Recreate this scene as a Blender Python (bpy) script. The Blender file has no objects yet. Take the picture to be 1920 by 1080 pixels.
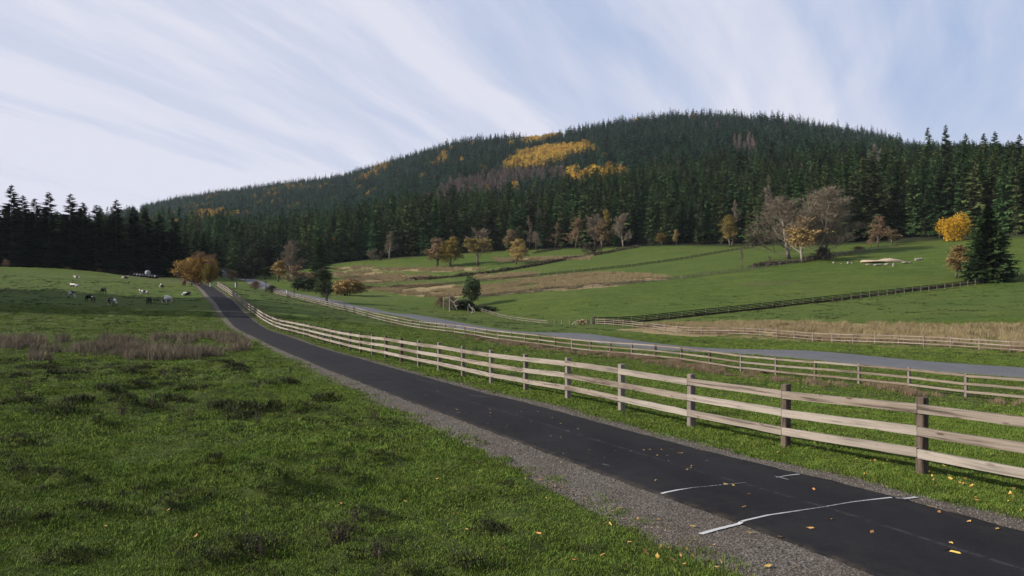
import bpy, bmesh, math, random
import numpy as np
from mathutils import Vector, Matrix, Euler

R = math.radians
rng = np.random.default_rng(7)
random.seed(7)
S = bpy.context.scene
COL = S.collection

# ------------------------------------------------------------------ camera, sky, sun
EZ = 2.75                      # eye height over the path edge (bank)
F = 1493.0                     # focal length in pixels of a 1920 wide picture
cam_d = bpy.data.cameras.new('camera'); cam = bpy.data.objects.new('camera', cam_d); COL.objects.link(cam)
cam.location = (0, 0, EZ); cam.rotation_euler = (R(90), 0, 0)
cam_d.sensor_width = 36; cam_d.lens = F / 1920 * 36
cam_d.clip_start = 0.1; cam_d.clip_end = 20000
S.camera = cam
S.view_settings.view_transform = 'Standard'; S.view_settings.look = 'None'
S.view_settings.exposure = 0.64; S.view_settings.gamma = 1
S.view_settings.use_curve_mapping = False

SUN_EL = R(27); SUN_AZ = R(192)          # direction towards the sun, angle from +X
sdir = Vector((math.cos(SUN_AZ) * math.cos(SUN_EL), math.sin(SUN_AZ) * math.cos(SUN_EL), math.sin(SUN_EL)))
sl = bpy.data.lights.new('sun', 'SUN'); sun = bpy.data.objects.new('sun', sl); COL.objects.link(sun)
sl.energy = 5.0; sl.angle = R(0.6); sl.color = (1.0, 0.93, 0.83)
sun.rotation_euler = sdir.to_track_quat('Z', 'Y').to_euler()
sun.location = (-60, -20, 60)

W = bpy.data.worlds.new('World'); S.world = W; W.use_nodes = True
nt = W.node_tree; nt.nodes.clear()
def N(nt, t, **k):
    n = nt.nodes.new(t)
    for a, b in k.items():
        if a.startswith('i_'): n.inputs[a[2:].replace('_', ' ')].default_value = b
        else: setattr(n, a, b)
    return n
L = nt.links.new
wo = N(nt, 'ShaderNodeOutputWorld'); bg = N(nt, 'ShaderNodeBackground'); bg.inputs['Strength'].default_value = 0.05
sky = N(nt, 'ShaderNodeTexSky', sky_type='NISHITA', sun_disc=False)
sky.sun_elevation = SUN_EL; sky.sun_rotation = math.pi / 2 - SUN_AZ; sky.altitude = 60
sky.air_density = 1.0; sky.dust_density = 1.2; sky.ozone_density = 1.6
tc = N(nt, 'ShaderNodeTexCoord')
sep = N(nt, 'ShaderNodeSeparateXYZ'); L(tc.outputs['Generated'], sep.inputs[0])
zz = N(nt, 'ShaderNodeMath', operation='MAXIMUM'); L(sep.outputs['Z'], zz.inputs[0]); zz.inputs[1].default_value = 0.0
zz2 = N(nt, 'ShaderNodeMath', operation='ADD'); L(zz.outputs[0], zz2.inputs[0]); zz2.inputs[1].default_value = 0.20
dx = N(nt, 'ShaderNodeMath', operation='DIVIDE'); L(sep.outputs['X'], dx.inputs[0]); L(zz2.outputs[0], dx.inputs[1])
dy = N(nt, 'ShaderNodeMath', operation='DIVIDE'); L(sep.outputs['Y'], dy.inputs[0]); L(zz2.outputs[0], dy.inputs[1])
cmb = N(nt, 'ShaderNodeCombineXYZ'); L(dx.outputs[0], cmb.inputs[0]); L(dy.outputs[0], cmb.inputs[1])
wn = N(nt, 'ShaderNodeTexNoise'); wn.inputs['Scale'].default_value = .9; wn.inputs['Detail'].default_value = 4; L(cmb.outputs[0], wn.inputs['Vector'])
ws = N(nt, 'ShaderNodeVectorMath', operation='SUBTRACT'); L(wn.outputs['Color'], ws.inputs[0]); ws.inputs[1].default_value = (.5, .5, .5)
wm = N(nt, 'ShaderNodeVectorMath', operation='SCALE'); L(ws.outputs[0], wm.inputs[0]); wm.inputs['Scale'].default_value = 0.24
wa = N(nt, 'ShaderNodeVectorMath', operation='ADD'); L(cmb.outputs[0], wa.inputs[0]); L(wm.outputs[0], wa.inputs[1])
def cloud_layer(rot, sx, sy, nscale, dist, lo, hi, off):
    mp = N(nt, 'ShaderNodeMapping', vector_type='TEXTURE'); mp.inputs['Rotation'].default_value = (0, 0, rot)
    mp.inputs['Scale'].default_value = (sx, sy, 1); mp.inputs['Location'].default_value = (off, off * .7, 0)
    L(wa.outputs[0], mp.inputs[0])
    no = N(nt, 'ShaderNodeTexNoise'); no.inputs['Scale'].default_value = nscale; no.inputs['Detail'].default_value = 9
    no.inputs['Roughness'].default_value = 0.58; no.inputs['Distortion'].default_value = dist
    L(mp.outputs[0], no.inputs['Vector'])
    mr = N(nt, 'ShaderNodeMapRange', interpolation_type='SMOOTHSTEP'); mr.inputs[1].default_value = lo; mr.inputs[2].default_value = hi
    L(no.outputs['Fac'], mr.inputs[0]); return mr.outputs[0]
streak_dir = math.atan2(1.0, 0.496)          # cirrus lines run away to the right
a = cloud_layer(streak_dir - .06, 3.0, 0.30, 1.0, 0.25, 0.32, 0.68, 3.1)
b = cloud_layer(streak_dir + .22, 0.9, 0.11, 1.0, 0.4, 0.32, 0.72, 7.7)
c = cloud_layer(streak_dir - .3, 3.0, 1.2, 1.0, 0.3, 0.34, 0.60, 1.3)
m1 = N(nt, 'ShaderNodeMath', operation='MULTIPLY_ADD'); L(b, m1.inputs[0]); m1.inputs[1].default_value = 0.18
m2 = N(nt, 'ShaderNodeMath', operation='MULTIPLY'); L(a, m2.inputs[0]); m2.inputs[1].default_value = 0.72; L(m2.outputs[0], m1.inputs[2])
m3 = N(nt, 'ShaderNodeMath', operation='MULTIPLY_ADD'); L(c, m3.inputs[0]); m3.inputs[1].default_value = 0.30; L(m1.outputs[0], m3.inputs[2])
# thicker veil towards the horizon and towards the sun's side
hz = N(nt, 'ShaderNodeMapRange'); hz.inputs[1].default_value = 0.30; hz.inputs[2].default_value = 0.0; hz.inputs[3].default_value = 0.0; hz.inputs[4].default_value = 0.60
L(sep.outputs['Z'], hz.inputs[0])
lf = N(nt, 'ShaderNodeMapRange'); lf.inputs[1].default_value = 0.5; lf.inputs[2].default_value = -0.5; lf.inputs[3].default_value = -0.30; lf.inputs[4].default_value = 0.16
L(sep.outputs['X'], lf.inputs[0])
m4 = N(nt, 'ShaderNodeMath', operation='ADD'); L(m3.outputs[0], m4.inputs[0]); L(hz.outputs[0], m4.inputs[1])
m5 = N(nt, 'ShaderNodeMath', operation='ADD', use_clamp=True); L(m4.outputs[0], m5.inputs[0]); L(lf.outputs[0], m5.inputs[1])
tint = N(nt, 'ShaderNodeMix', data_type='RGBA', blend_type='MIX')
tint.inputs[0].default_value = 0.85; L(sky.outputs[0], tint.inputs[6]); tint.inputs[7].default_value = (5.7, 7.1, 10.3, 1)
mx = N(nt, 'ShaderNodeMix', data_type='RGBA'); L(m5.outputs[0], mx.inputs[0])
L(tint.outputs[2], mx.inputs[6]); mx.inputs[7].default_value = (9.5, 9.65, 11.1, 1)
L(mx.outputs[2], bg.inputs['Color']); L(bg.outputs[0], wo.inputs[0])

# ------------------------------------------------------------------ numpy noise
def _hash(ix, iy, s):
    h = (ix * 374761393 + iy * 668265263 + s * 1442695041) & 0xffffffff
    h = ((h ^ (h >> 13)) * 1274126177) & 0xffffffff
    return ((h ^ (h >> 16)) & 0xffff) / 65535.0
def vnoise(x, y, s=0):
    x = np.asarray(x, float); y = np.asarray(y, float)
    ix = np.floor(x).astype(np.int64); iy = np.floor(y).astype(np.int64)
    fx = x - ix; fy = y - iy
    fx = fx * fx * (3 - 2 * fx); fy = fy * fy * (3 - 2 * fy)
    a = _hash(ix, iy, s); b = _hash(ix + 1, iy, s); c = _hash(ix, iy + 1, s); d = _hash(ix + 1, iy + 1, s)
    return (a + (b - a) * fx) * (1 - fy) + (c + (d - c) * fx) * fy
def fbm(x, y, s=0, o=3):
    t = 0; a = .5; n = 0
    for k in range(o):
        t = t + a * vnoise(x * 2 ** k + 17.3 * k, y * 2 ** k - 9.1 * k, s + k); n += a; a *= .5
    return t / n
def sstep(a, b, x):
    t = np.clip((x - a) / (b - a), 0, 1); return t * t * (3 - 2 * t)

# ------------------------------------------------------------------ plan of the place (metres, camera above the origin)
def X(px, d): return (px - 960) / F * d
PF = lambda d: -0.438 * d + 12.77          # fence beside the path
MF = lambda d: -0.496 * d + 42.44          # fence beside the road
LF = lambda d: -0.451 * d + 84.0           # pale fence across the road
pf_n = np.array([0.9160, 0.4012])          # normals pointing right
mf_n = np.array([0.8959, 0.4443])

ctrl = []                                    # (x, y, z relative to the eye)
def cp(px, py, d): ctrl.append((X(px, d), d, -(py - 540) / F * d))
def cz(x, y, z): ctrl.append((x, y, z))
for d in (3.2, 5, 8, 13): 
    for u in (-1.3, -.6, 0, .6, 1.2): cz(u * d, d, -2.73 - .03 * d - (max(0, u - .4) * d * .02))
for d in (20, 30, 42):
    for u in (-1.3, -.6, -.3): cz(u * d, d, -2.73 - .03 * d)
for d, z in ((13.4, -3.13), (25, -3.48), (36.9, -3.83), (45.6, -4.03), (60.3, -4.34), (69.9, -4.42), (79.5, -4.53), (94, -4.53), (111, -3.79), (123.8, -3.1), (139.7, -1.95), (157.6, -1.02), (173.4, -.3), (187, .4), (220, 1.3), (260, 2.2), (300, 3.0)):
    cz(PF(d), d, z); cz(PF(d) - 3, d, z)
for d, z in ((10, -3.9), (20, -4.6), (30, -5.1), (40, -5.46), (48.5, -5.58), (54.2, -5.7), (71.5, -5.84), (90, -5.9), (113, -5.8), (132, -5.2), (150, -4.3), (190, -2.5), (214, -1.6)):
    cz(MF(d), d, z)
for px, d, z in ((1920, 46, -5.2), (1920, 52.9, -5.27), (1510, 60.7, -5.4), (1510, 69.7, -5.45), (650, 182, -4.55), (650, 209, -3.8), (700, 163, -5.0), (700, 187, -4.6), (552, 235, -2.5), (552, 270, -1.6), (1100, 88.9, -5.95), (1100, 102, -5.8), (780, 139.7, -5.43), (780, 160, -5.3), (613, 199, -4.07), (613, 228, -3.1), (517, 264, -1.24), (517, 303, 0.1), (470, 400, 2.7)):
    cz(X(px, d), d, z)
for px, py, d in ((2400, 672, 66), (1896, 661, 78), (1525, 641, 101), (1293, 627.5, 124.7), (1105, 608, 153), (1062, 612, 160), (950, 600, 185), (895, 584, 205), (882, 573, 215), (842, 580, 205),
        (1184, 606, 157), (1260, 597.5, 162), (1410, 582, 171.5), (1560, 564.5, 184), (1710, 544.5, 201), (1885, 523.5, 216), (1920, 608, 107), (1500, 598, 130), (1920, 560, 155), (2300, 500, 180), (2300, 600, 110),
        (895, 559, 225), (1180, 534, 235), (1276, 524, 240), (1396, 509, 250), (1527, 488, 270), (1681, 463, 310),
        (780, 539, 290), (898, 529, 290), (1180, 501, 310), (1280, 487, 330), (1411, 465, 370),
        (780, 527, 340), (868, 518, 340), (952, 508, 350), (1048, 490, 370), (1113, 479, 390), (1193, 464, 415),
        (1920, 447, 290), (1760, 452, 330), (1560, 460, 350), (1240, 459, 420), (1400, 462, 400), (1000, 468, 450), (800, 480, 450), (640, 492, 450), (500, 510, 450), (420, 515, 400),
        (1600, 520, 230), (1300, 568, 196), (1450, 550, 206), (1655, 492, 255), (1800, 480, 255), (660, 556, 245), (740, 556, 262), (650, 520, 330), (1000, 563, 212),
        (0, 627, 70), (220, 625, 74), (400, 624, 80), (0, 600, 91), (200, 601, 95), (380, 604, 98), (0, 573, 110), (200, 578, 114), (330, 583, 114), (0, 543, 140), (200, 549, 146), (330, 556, 148),
        (0, 515, 200), (150, 521, 225), (270, 533, 215), (300, 524, 265), (0, 500, 290), (110, 503.5, 300), (200, 512, 305), (330, 521, 335), (230, 517, 310), (380, 519, 345),
        (-300, 640, 60), (-300, 555, 120), (-300, 490, 240), (-300, 475, 330), (-900, 610, 60), (-900, 500, 150), (-900, 460, 300)):
    cp(px, py, d)
C = np.array(ctrl)
CU = np.stack([C[:, 0] / C[:, 1], np.log(C[:, 1])], 1); CZ = C[:, 2]
def tpsk(r2): return 0.5 * r2 * np.log(r2 + 1e-9)
_n = len(C)
_K = tpsk(((CU[:, None] - CU[None]) ** 2).sum(-1)) + np.eye(_n) * 1.2e-3
_P = np.concatenate([np.ones((_n, 1)), CU], 1)
_A = np.block([[_K, _P], [_P.T, np.zeros((3, 3))]])
_w = np.linalg.solve(_A, np.concatenate([CZ, np.zeros(3)]))
def tps(u, v):
    out = np.empty(u.shape); uf = u.ravel(); vf = v.ravel(); of = out.ravel()
    for i in range(0, uf.size, 20000):
        q = np.stack([uf[i:i + 20000], vf[i:i + 20000]], 1)
        r2 = (q[:, None, 0] - CU[None, :, 0]) ** 2 + (q[:, None, 1] - CU[None, :, 1]) ** 2
        of[i:i + 20000] = tpsk(r2) @ _w[:_n] + _w[_n] + q @ _w[_n + 1:]
    return of.reshape(u.shape)
# forest edge distance, crest distance and crest row for each column
def PXu(u): return 960 + F * u
def edge_d(px): return np.interp(px, [-900, -300, 0, 110, 200, 330, 400, 500, 640, 800, 1000, 1193, 1400, 1560, 1760, 1920, 2300, 3000], [270, 285, 292, 302, 308, 338, 352, 440, 450, 452, 452, 418, 402, 352, 332, 292, 250, 240])
def crest_d(px): return np.interp(px, [-600, 0, 240, 700, 960, 1300, 1650, 1740, 1800, 2200], [1500, 1900, 2200, 1900, 1700, 1500, 1350, 1150, 950, 700])
def crest_py(px): return np.interp(px, [-600, 0, 200, 240, 350, 500, 620, 700, 760, 850, 960, 1000, 1060, 1130, 1250, 1370, 1440, 1560, 1650, 1720, 1800, 1920, 2200, 2600], [505, 470, 415, 401, 377, 356, 341, 323, 302, 275, 267, 268, 259, 241, 227, 225, 233, 251, 268, 283, 290, 291, 300, 340])
def height(x, y):
    """ground height, no fine relief"""
    x = np.asarray(x, float); y = np.asarray(y, float)
    ye = np.maximum(y, 3.0); u = np.clip(x / ye, -1.35, 1.35); px = PXu(u)
    d0 = edge_d(px); near = tps(u, np.log(np.minimum(ye, d0)))
    d1 = crest_d(px); z1 = (540 - crest_py(px)) / F * d1
    s = np.clip((ye - d0) / (d1 - d0), 0, 1)
    g = np.interp(px, [0, 400, 1000, 1700, 1900], [1.15, 1.25, 1.2, 1.0, .9])
    P = s ** g; P = P * (1 - .0) + .06 * np.sin(np.pi * s) * 0
    z = near + (z1 - near) * P
    amp = 14 * np.sin(np.pi * s) * sstep(0.02, .3, s)
    z = z + amp * (fbm(x / 260, y / 330, 5, 3) - .5) * 2
    over = np.maximum(ye - d1, 0); z = z - .22 * over * np.exp(-over / 4000)
    return z + EZ
POFF = lambda y: np.interp(y, [0, 20, 45, 76, 111, 128, 175], [3.4, 3.4, 2.95, 2.65, 2.5, 2.25, 2.6])
PC = lambda y: PF(y) - POFF(y) / .916      # centre line of the path
def pdist(x, y): return (x - PC(y)) * pf_n[0]     # signed distance to the centre of the path
def rdist(x, y): return (x - MF(y)) * mf_n[0] - 12.3   # to the centre of the road
PATH_HW, ROAD_HW = 1.5, 3.45
def lumps(x, y):
    d = np.maximum(y, 3)
    k = (fbm(x / 2.3, y / 2.3, 11, 3) - .5) * .20
    k2 = np.maximum(fbm(x / .9, y / .7, 21, 2) - .58, 0) * .50 * (0.25 + 1.5 * sstep(.42, .62, fbm(x / 7, y / 7, 31, 2)))
    k3 = (fbm(x / .35, y / .35, 41, 2) - .5) * .05 * np.clip(30 / d, 0, 1)
    far = (fbm(x / 11, y / 11, 51, 3) - .5) * .75 * sstep(50, 200, d) + np.maximum(fbm(x / 2.6, y / 2.6, 55, 2) - .56, 0) * .55 * sstep(40, 70, d) * sstep(420, 200, d)
    return k + k2 + k3 + far
MOUNDS = []   # filled below: x, y, radius, height
def fine_height(x, y):
    h = height(x, y)
    pd = np.abs(pdist(x, y) + .25); rd = np.abs(rdist(x, y))
    m = sstep(2.6, 4.2, pd) * (.12 + .88 * sstep(6, 17, rd)) * sstep(3.6, 6.0, rd)
    left = sstep(-2.5, -5, pdist(x, y))
    z = h + lumps(x, y) * m * (0.45 + .55 * left)
    for (mx_, my_, r_, hh) in MOUNDS:
        q = ((x - mx_) ** 2 / (r_ * 1.5) ** 2 + (y - my_) ** 2 / r_ ** 2)
        z = z + hh * 1.7 * np.exp(-np.maximum(q, 0) ** .9 * 2.2) * (.75 + .5 * vnoise(x / .14, y / .14, 77))
    return z
def ground_z(x, y):
    h = fine_height(x, y)
    d = np.maximum(y, 0)
    dep = .06 + np.maximum(d - 30, 0) * .0012
    pd = pdist(x, y)
    w_ = np.interp(y, [0, 10, 17, 45], [-.45, -.40, -.05, .40]); h = h - dep * sstep(-2.62, -2.35, pd - w_) * sstep(2.2, 1.95, pd + np.maximum(w_, 0) * .6)
    rd = np.abs(rdist(x, y)); h = h - dep * 1.5 * sstep(ROAD_HW, ROAD_HW - .5, rd)
    return h
def hit(px, py, dmin=4.0, dmax=480):
    """ground point seen at a pixel of the 1920x1080 photograph"""
    ds = np.exp(np.linspace(math.log(dmin), math.log(dmax), 900))
    zr = EZ - (py - 540) / F * ds; g = height(X(px, ds), ds)
    below = np.nonzero(zr <= g)[0]
    i = below[0] if len(below) else len(ds) - 1
    d = ds[i]
    if i > 0:
        a0 = zr[i - 1] - g[i - 1]; a1 = zr[i] - g[i]; t = a0 / (a0 - a1 + 1e-9); d = ds[i - 1] + (ds[i] - ds[i - 1]) * t
    return X(px, d), d
for px, py, r_, hh in ((60, 900, .33, .14), (290, 925, .30, .13), (470, 895, .45, .13), (520, 925, .35, .16), (350, 945, .3, .09), (620, 1010, .4, .1), (305, 965, .18, .1),
                       (240, 770, .5, .16), (500, 772, .5, .12), (560, 772, .5, .1), (30, 985, .4, .12), (170, 965, .3, .1), (690, 1040, .35, .08), (400, 1060, .3, .08), (880, 1065, .3, .08), (700, 970, .25, .07),
                       (90, 690, .9, .12), (330, 705, .8, .16), (250, 705, .8, .14), (440, 780, .45, .1), (700, 798, .5, .1), (620, 905, .3, .08), (120, 780, .6, .12), (40, 760, .5, .12)):
    x_, y_ = hit(px, py); MOUNDS.append((float(x_), float(y_), r_, hh))

_r = random.Random(5)
for _ in range(70):
    y_ = math.sqrt(_r.uniform(6 ** 2, 40 ** 2)); x_ = _r.uniform(-.66, .0) * y_
    if pdist(x_, y_) < -3.8: MOUNDS.append((x_, y_, _r.uniform(.14, .34), _r.uniform(.05, .13)))
# ------------------------------------------------------------------ helpers
def tag(o, label=None, cat=None, group=None, kind=None):
    if label: o['label'] = label
    if cat: o['category'] = cat
    if group: o['group'] = group
    if kind: o['kind'] = kind
    return o
def link(o, parent=None):
    COL.objects.link(o)
    if parent: o.parent = parent
    return o
def empty(name, loc, rz=0):
    o = bpy.data.objects.new(name, None); o.empty_display_size = .2; COL.objects.link(o)
    o.location = loc; o.rotation_euler = (0, 0, rz); return o
def fastmesh(name, V, T=None, Q=None, smooth=False):
    """mesh from arrays of vertices, triangles, quads"""
    V = np.asarray(V, np.float32).reshape(-1, 3); me = bpy.data.meshes.new(name)
    T = np.asarray(T if T is not None else [], np.int32).reshape(-1, 3); Q = np.asarray(Q if Q is not None else [], np.int32).reshape(-1, 4)
    me.vertices.add(len(V)); me.vertices.foreach_set('co', V.ravel())
    nl = T.size + Q.size; me.loops.add(nl); me.loops.foreach_set('vertex_index', np.concatenate([T.ravel(), Q.ravel()]))
    npol = len(T) + len(Q); me.polygons.add(npol)
    st = np.concatenate([np.arange(len(T)) * 3, T.size + np.arange(len(Q)) * 4]).astype(np.int32)
    me.polygons.foreach_set('loop_start', st)
    if smooth: me.polygons.foreach_set('use_smooth', np.ones(npol, bool))
    me.update(calc_edges=True); me.validate()
    return me
class MB:
    def __init__(s): s.v = []; s.f = []
    def tri(s, a, b, c): i = len(s.v); s.v += [a, b, c]; s.f.append((i, i + 1, i + 2))
    def quad(s, a, b, c, d): i = len(s.v); s.v += [a, b, c, d]; s.f.append((i, i + 1, i + 2, i + 3))
    def box(s, c, sz, rot=None, jit=0):
        i = len(s.v)
        for dz in (-1, 1):
            for dx_, dy_ in ((-1, -1), (1, -1), (1, 1), (-1, 1)):
                p = Vector((dx_ * sz[0] / 2, dy_ * sz[1] / 2, dz * sz[2] / 2))
                if jit: p += Vector([random.uniform(-jit, jit) for _ in range(3)])
                if rot: p = rot @ p
                s.v.append(tuple(Vector(c) + p))
        s.f += [(i, i + 3, i + 2, i + 1), (i + 4, i + 5, i + 6, i + 7), (i, i + 1, i + 5, i + 4), (i + 1, i + 2, i + 6, i + 5), (i + 2, i + 3, i + 7, i + 6), (i + 3, i, i + 4, i + 7)]
    def tube(s, pts, rad, n=6, cap=True):
        pts = [Vector(p) for p in pts]; i0 = len(s.v)
        for k, p in enumerate(pts):
            t = (pts[min(k + 1, len(pts) - 1)] - pts[max(k - 1, 0)]).normalized()
            a_ = t.cross(Vector((0, 0, 1)) if abs(t.z) < .9 else Vector((1, 0, 0))).normalized(); b_ = t.cross(a_)
            for j in range(n):
                q = 2 * math.pi * j / n; s.v.append(tuple(p + (a_ * math.cos(q) + b_ * math.sin(q)) * rad[k]))
        for k in range(len(pts) - 1):
            for j in range(n):
                a1 = i0 + k * n + j; a2 = i0 + k * n + (j + 1) % n; s.f.append((a1, a2, a2 + n, a1 + n))
        if cap:
            s.f.append(tuple(i0 + j for j in range(n))[::-1]); e = i0 + (len(pts) - 1) * n; s.f.append(tuple(e + j for j in range(n)))
    def mesh(s, name, smooth=False):
        me = bpy.data.meshes.new(name); me.from_pydata(s.v, [], s.f); me.update()
        if smooth: me.polygons.foreach_set('use_smooth', [True] * len(me.polygons))
        return me
    def build(s, name, m, parent=None, smooth=False):
        me = s.mesh(name, smooth); me.materials.append(m); return link(bpy.data.objects.new(name, me), parent)
def obj(name, me, m=None, parent=None, loc=None, rz=0, sc=None):
    o = bpy.data.objects.new(name, me)
    if m and not me.materials: me.materials.append(m)
    link(o, parent)
    if loc is not None: o.location = loc
    o.rotation_euler = (0, 0, rz)
    if sc is not None: o.scale = sc
    return o

# ------------------------------------------------------------------ materials
def mat(name, rough=.85, spec=.2):
    m = bpy.data.materials.new(name); m.use_nodes = True; t = m.node_tree; bs = t.nodes['Principled BSDF']
    bs.inputs['Roughness'].default_value = rough; bs.inputs['Specular IOR Level'].default_value = spec
    return m, t, bs
def ramp(t, fac, stops):
    r = t.nodes.new('ShaderNodeValToRGB'); e = r.color_ramp.elements
    while len(e) < len(stops): e.new(.5)
    for k, (p, c_) in enumerate(stops): e[k].position = p; e[k].color = (*c_, 1)
    t.links.new(fac, r.inputs[0]); return r.outputs[0]
def noise(t, scale, detail=4, rough=.55, vec=None, dist=0, stretch=None):
    n = t.nodes.new('ShaderNodeTexNoise'); n.inputs['Scale'].default_value = scale; n.inputs['Detail'].default_value = detail
    n.inputs['Roughness'].default_value = rough; n.inputs['Distortion'].default_value = dist
    if vec is None:
        tcn = t.nodes.new('ShaderNodeTexCoord'); vec = tcn.outputs['Object']
    if stretch:
        mp = t.nodes.new('ShaderNodeMapping'); mp.inputs['Scale'].default_value = stretch; t.links.new(vec, mp.inputs[0]); vec = mp.outputs[0]
    t.links.new(vec, n.inputs['Vector']); return n.outputs['Fac']
def mixc(t, fac, a_, b_, mode='MIX'):
    n = t.nodes.new('ShaderNodeMix'); n.data_type = 'RGBA'; n.blend_type = mode
    for i, v in ((0, fac), (6, a_), (7, b_)):
        if isinstance(v, (int, float)): n.inputs[i].default_value = v
        elif isinstance(v, tuple): n.inputs[i].default_value = (*v, 1)
        else: t.links.new(v, n.inputs[i])
    return n.outputs[2]
def mth(t, op, a_, b_=None, clamp=False):
    n = t.nodes.new('ShaderNodeMath'); n.operation = op; n.use_clamp = clamp
    for i, v in ((0, a_), (1, b_)):
        if v is None: continue
        if isinstance(v, (int, float)): n.inputs[i].default_value = v
        else: t.links.new(v, n.inputs[i])
    return n.outputs[0]
def attr(t, name):
    n = t.nodes.new('ShaderNodeAttribute'); n.attribute_name = name; return n.outputs['Fac']
def bump(t, bs, fac, strength, dist):
    b_ = t.nodes.new('ShaderNodeBump'); b_.inputs['Strength'].default_value = strength; b_.inputs['Distance'].default_value = dist
    t.links.new(fac, b_.inputs['Height']); t.links.new(b_.outputs[0], bs.inputs['Normal'])
def simple(name, c1, c2, scale=3, rough=.85, bmp=0, bd=.02, rnd=0, stretch=None, spec=.2):
    m, t, bs = mat(name, rough, spec)
    n = noise(t, scale, 5, .6, stretch=stretch); col = ramp(t, n, [(.3, c1), (.7, c2)])
    if rnd:
        oi = t.nodes.new('ShaderNodeObjectInfo'); hs = t.nodes.new('ShaderNodeHueSaturation')
        v = mth(t, 'MULTIPLY_ADD', oi.outputs['Random'], rnd); v.node.inputs[2].default_value = 1 - rnd / 2
        t.links.new(v, hs.inputs['Value']); t.links.new(col, hs.inputs['Color'])
        r2 = mth(t, 'FRACT', mth(t, 'MULTIPLY', oi.outputs['Random'], 7.31)); hw_ = .05 * min(1, rnd) * (1.9 if 'needle' in name else 1); h = mth(t, 'MULTIPLY_ADD', r2, hw_); h.node.inputs[2].default_value = .5 - hw_ * .45
        t.links.new(h, hs.inputs['Hue']); col = hs.outputs[0]
    t.links.new(col, bs.inputs['Base Color'])
    if bmp: bump(t, bs, n, bmp, bd)
    return m
M = {}
# ground
m, t, bs = mat('pasture_ground', .95, .1)
big = noise(t, .035, 5, .6); mid = noise(t, .5, 6, .65); fine = noise(t, 9, 5, .7)
g1 = ramp(t, mid, [(.3, (.036, .060, .008)), (.55, (.054, .085, .012)), (.75, (.076, .102, .018))])
g2 = mixc(t, mth(t, 'MULTIPLY', ramp(t, big, [(.40, (0, 0, 0)), (.72, (1, 1, 1))]), .55), g1, (.086, .102, .022))
g3 = mixc(t, .85, g2, ramp(t, fine, [(.3, (.45, .45, .45)), (.7, (1.3, 1.3, 1.3))]), 'MULTIPLY')
dryc = ramp(t, noise(t, .7, 6, .7), [(.3, (.11, .088, .042)), (.5, (.19, .148, .078)), (.75, (.25, .195, .108))])
dm = mth(t, 'ADD', attr(t, 'dry'), mth(t, 'MULTIPLY', mth(t, 'SUBTRACT', noise(t, .25, 6, .7), .5), 1.1))
dm = mth(t, 'MULTIPLY', mth(t, 'SUBTRACT', dm, .32, ), 3.2, True)
dm = mth(t, 'MULTIPLY', dm, mth(t, 'MULTIPLY', attr(t, 'dry'), 4, True), True)
g4 = mixc(t, dm, g3, dryc)
brc = ramp(t, noise(t, 1.1, 6, .7), [(.3, (.035, .028, .016)), (.7, (.10, .075, .045))])
bm_ = mth(t, 'MULTIPLY', mth(t, 'SUBTRACT', mth(t, 'ADD', attr(t, 'brown'), mth(t, 'MULTIPLY', mth(t, 'SUBTRACT', noise(t, .45, 6, .75), .5), 1.2)), .45), 3, True)
bm_ = mth(t, 'MULTIPLY', bm_, mth(t, 'MULTIPLY', attr(t, 'brown'), 4, True), True)
g5 = mixc(t, bm_, g4, brc)
clod = noise(t, 1.9, 5, .75); g5 = mixc(t, .8, g5, ramp(t, clod, [(.34, (.60, .62, .58)), (.5, (1, 1, 1)), (.66, (1.35, 1.30, 1.2))]), 'MULTIPLY'); streak = noise(t, .09, 6, .7, stretch=(1, 3.5, 1)); g5 = mixc(t, .75, g5, ramp(t, streak, [(.32, (.68, .74, .62)), (.5, (1.0, 1.0, 1.0)), (.68, (1.32, 1.22, 1.15))]), 'MULTIPLY')
soil = mth(t, 'MULTIPLY', ramp(t, noise(t, 1.6, 7, .75), [(.60, (0, 0, 0)), (.70, (1, 1, 1))]), .55)
g6 = mixc(t, soil, g5, (.030, .036, .014))
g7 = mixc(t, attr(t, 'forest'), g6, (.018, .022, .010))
g7 = mixc(t, mth(t, 'MULTIPLY', attr(t, 'thatch_shade'), .55), g7, (.026, .030, .010)); t.links.new(g7, bs.inputs['Base Color']); bump(t, bs, mth(t, 'ADD', fine, mth(t, 'MULTIPLY', mid, 2)), .5, .08)  # near ground darkened: self-shadow between blades painted in with the thatch colour
M['ground'] = m
# asphalt
def asphalt(name, c1, c2, c3, sc=1.0):
    m, t, bs = mat(name, .92, .12)
    base = ramp(t, noise(t, .9, 6, .65, stretch=(1, .35, 1)), [(.3, c1), (.7, c2)])
    grain = noise(t, 55 * sc, 3, .8)
    col = mixc(t, .8, base, ramp(t, grain, [(.35, (.55, .55, .55)), (.62, (1.35, 1.35, 1.35)), (.70, (3.2, 3.1, 3.0))]), 'MULTIPLY')
    col = mixc(t, mth(t, 'MULTIPLY', ramp(t, noise(t, .22, 5, .7), [(.5, (0, 0, 0)), (.75, (1, 1, 1))]), .5), col, c3)
    return m, t, bs, col, grain
m, t, bs, col, grain = asphalt('path_asphalt', (.0105, .0105, .013), (.023, .023, .027), (.034, .034, .039))
wear = mth(t, 'MULTIPLY', mth(t, 'MULTIPLY', mth(t, 'POWER', attr(t, 'scratch'), 14.0), ramp(t, noise(t, 4, 5, .8), [(.45, (0, 0, 0)), (.56, (1, 1, 1))])), .30)
col = mixc(t, wear, col, (.19, .18, .17))
dust = mth(t, 'MULTIPLY', mth(t, 'MULTIPLY', attr(t, 'edge'), ramp(t, noise(t, 3, 6, .8), [(.42, (0, 0, 0)), (.62, (1, 1, 1))])), .7)
col = mixc(t, dust, col, (.08, .065, .05))
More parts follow.
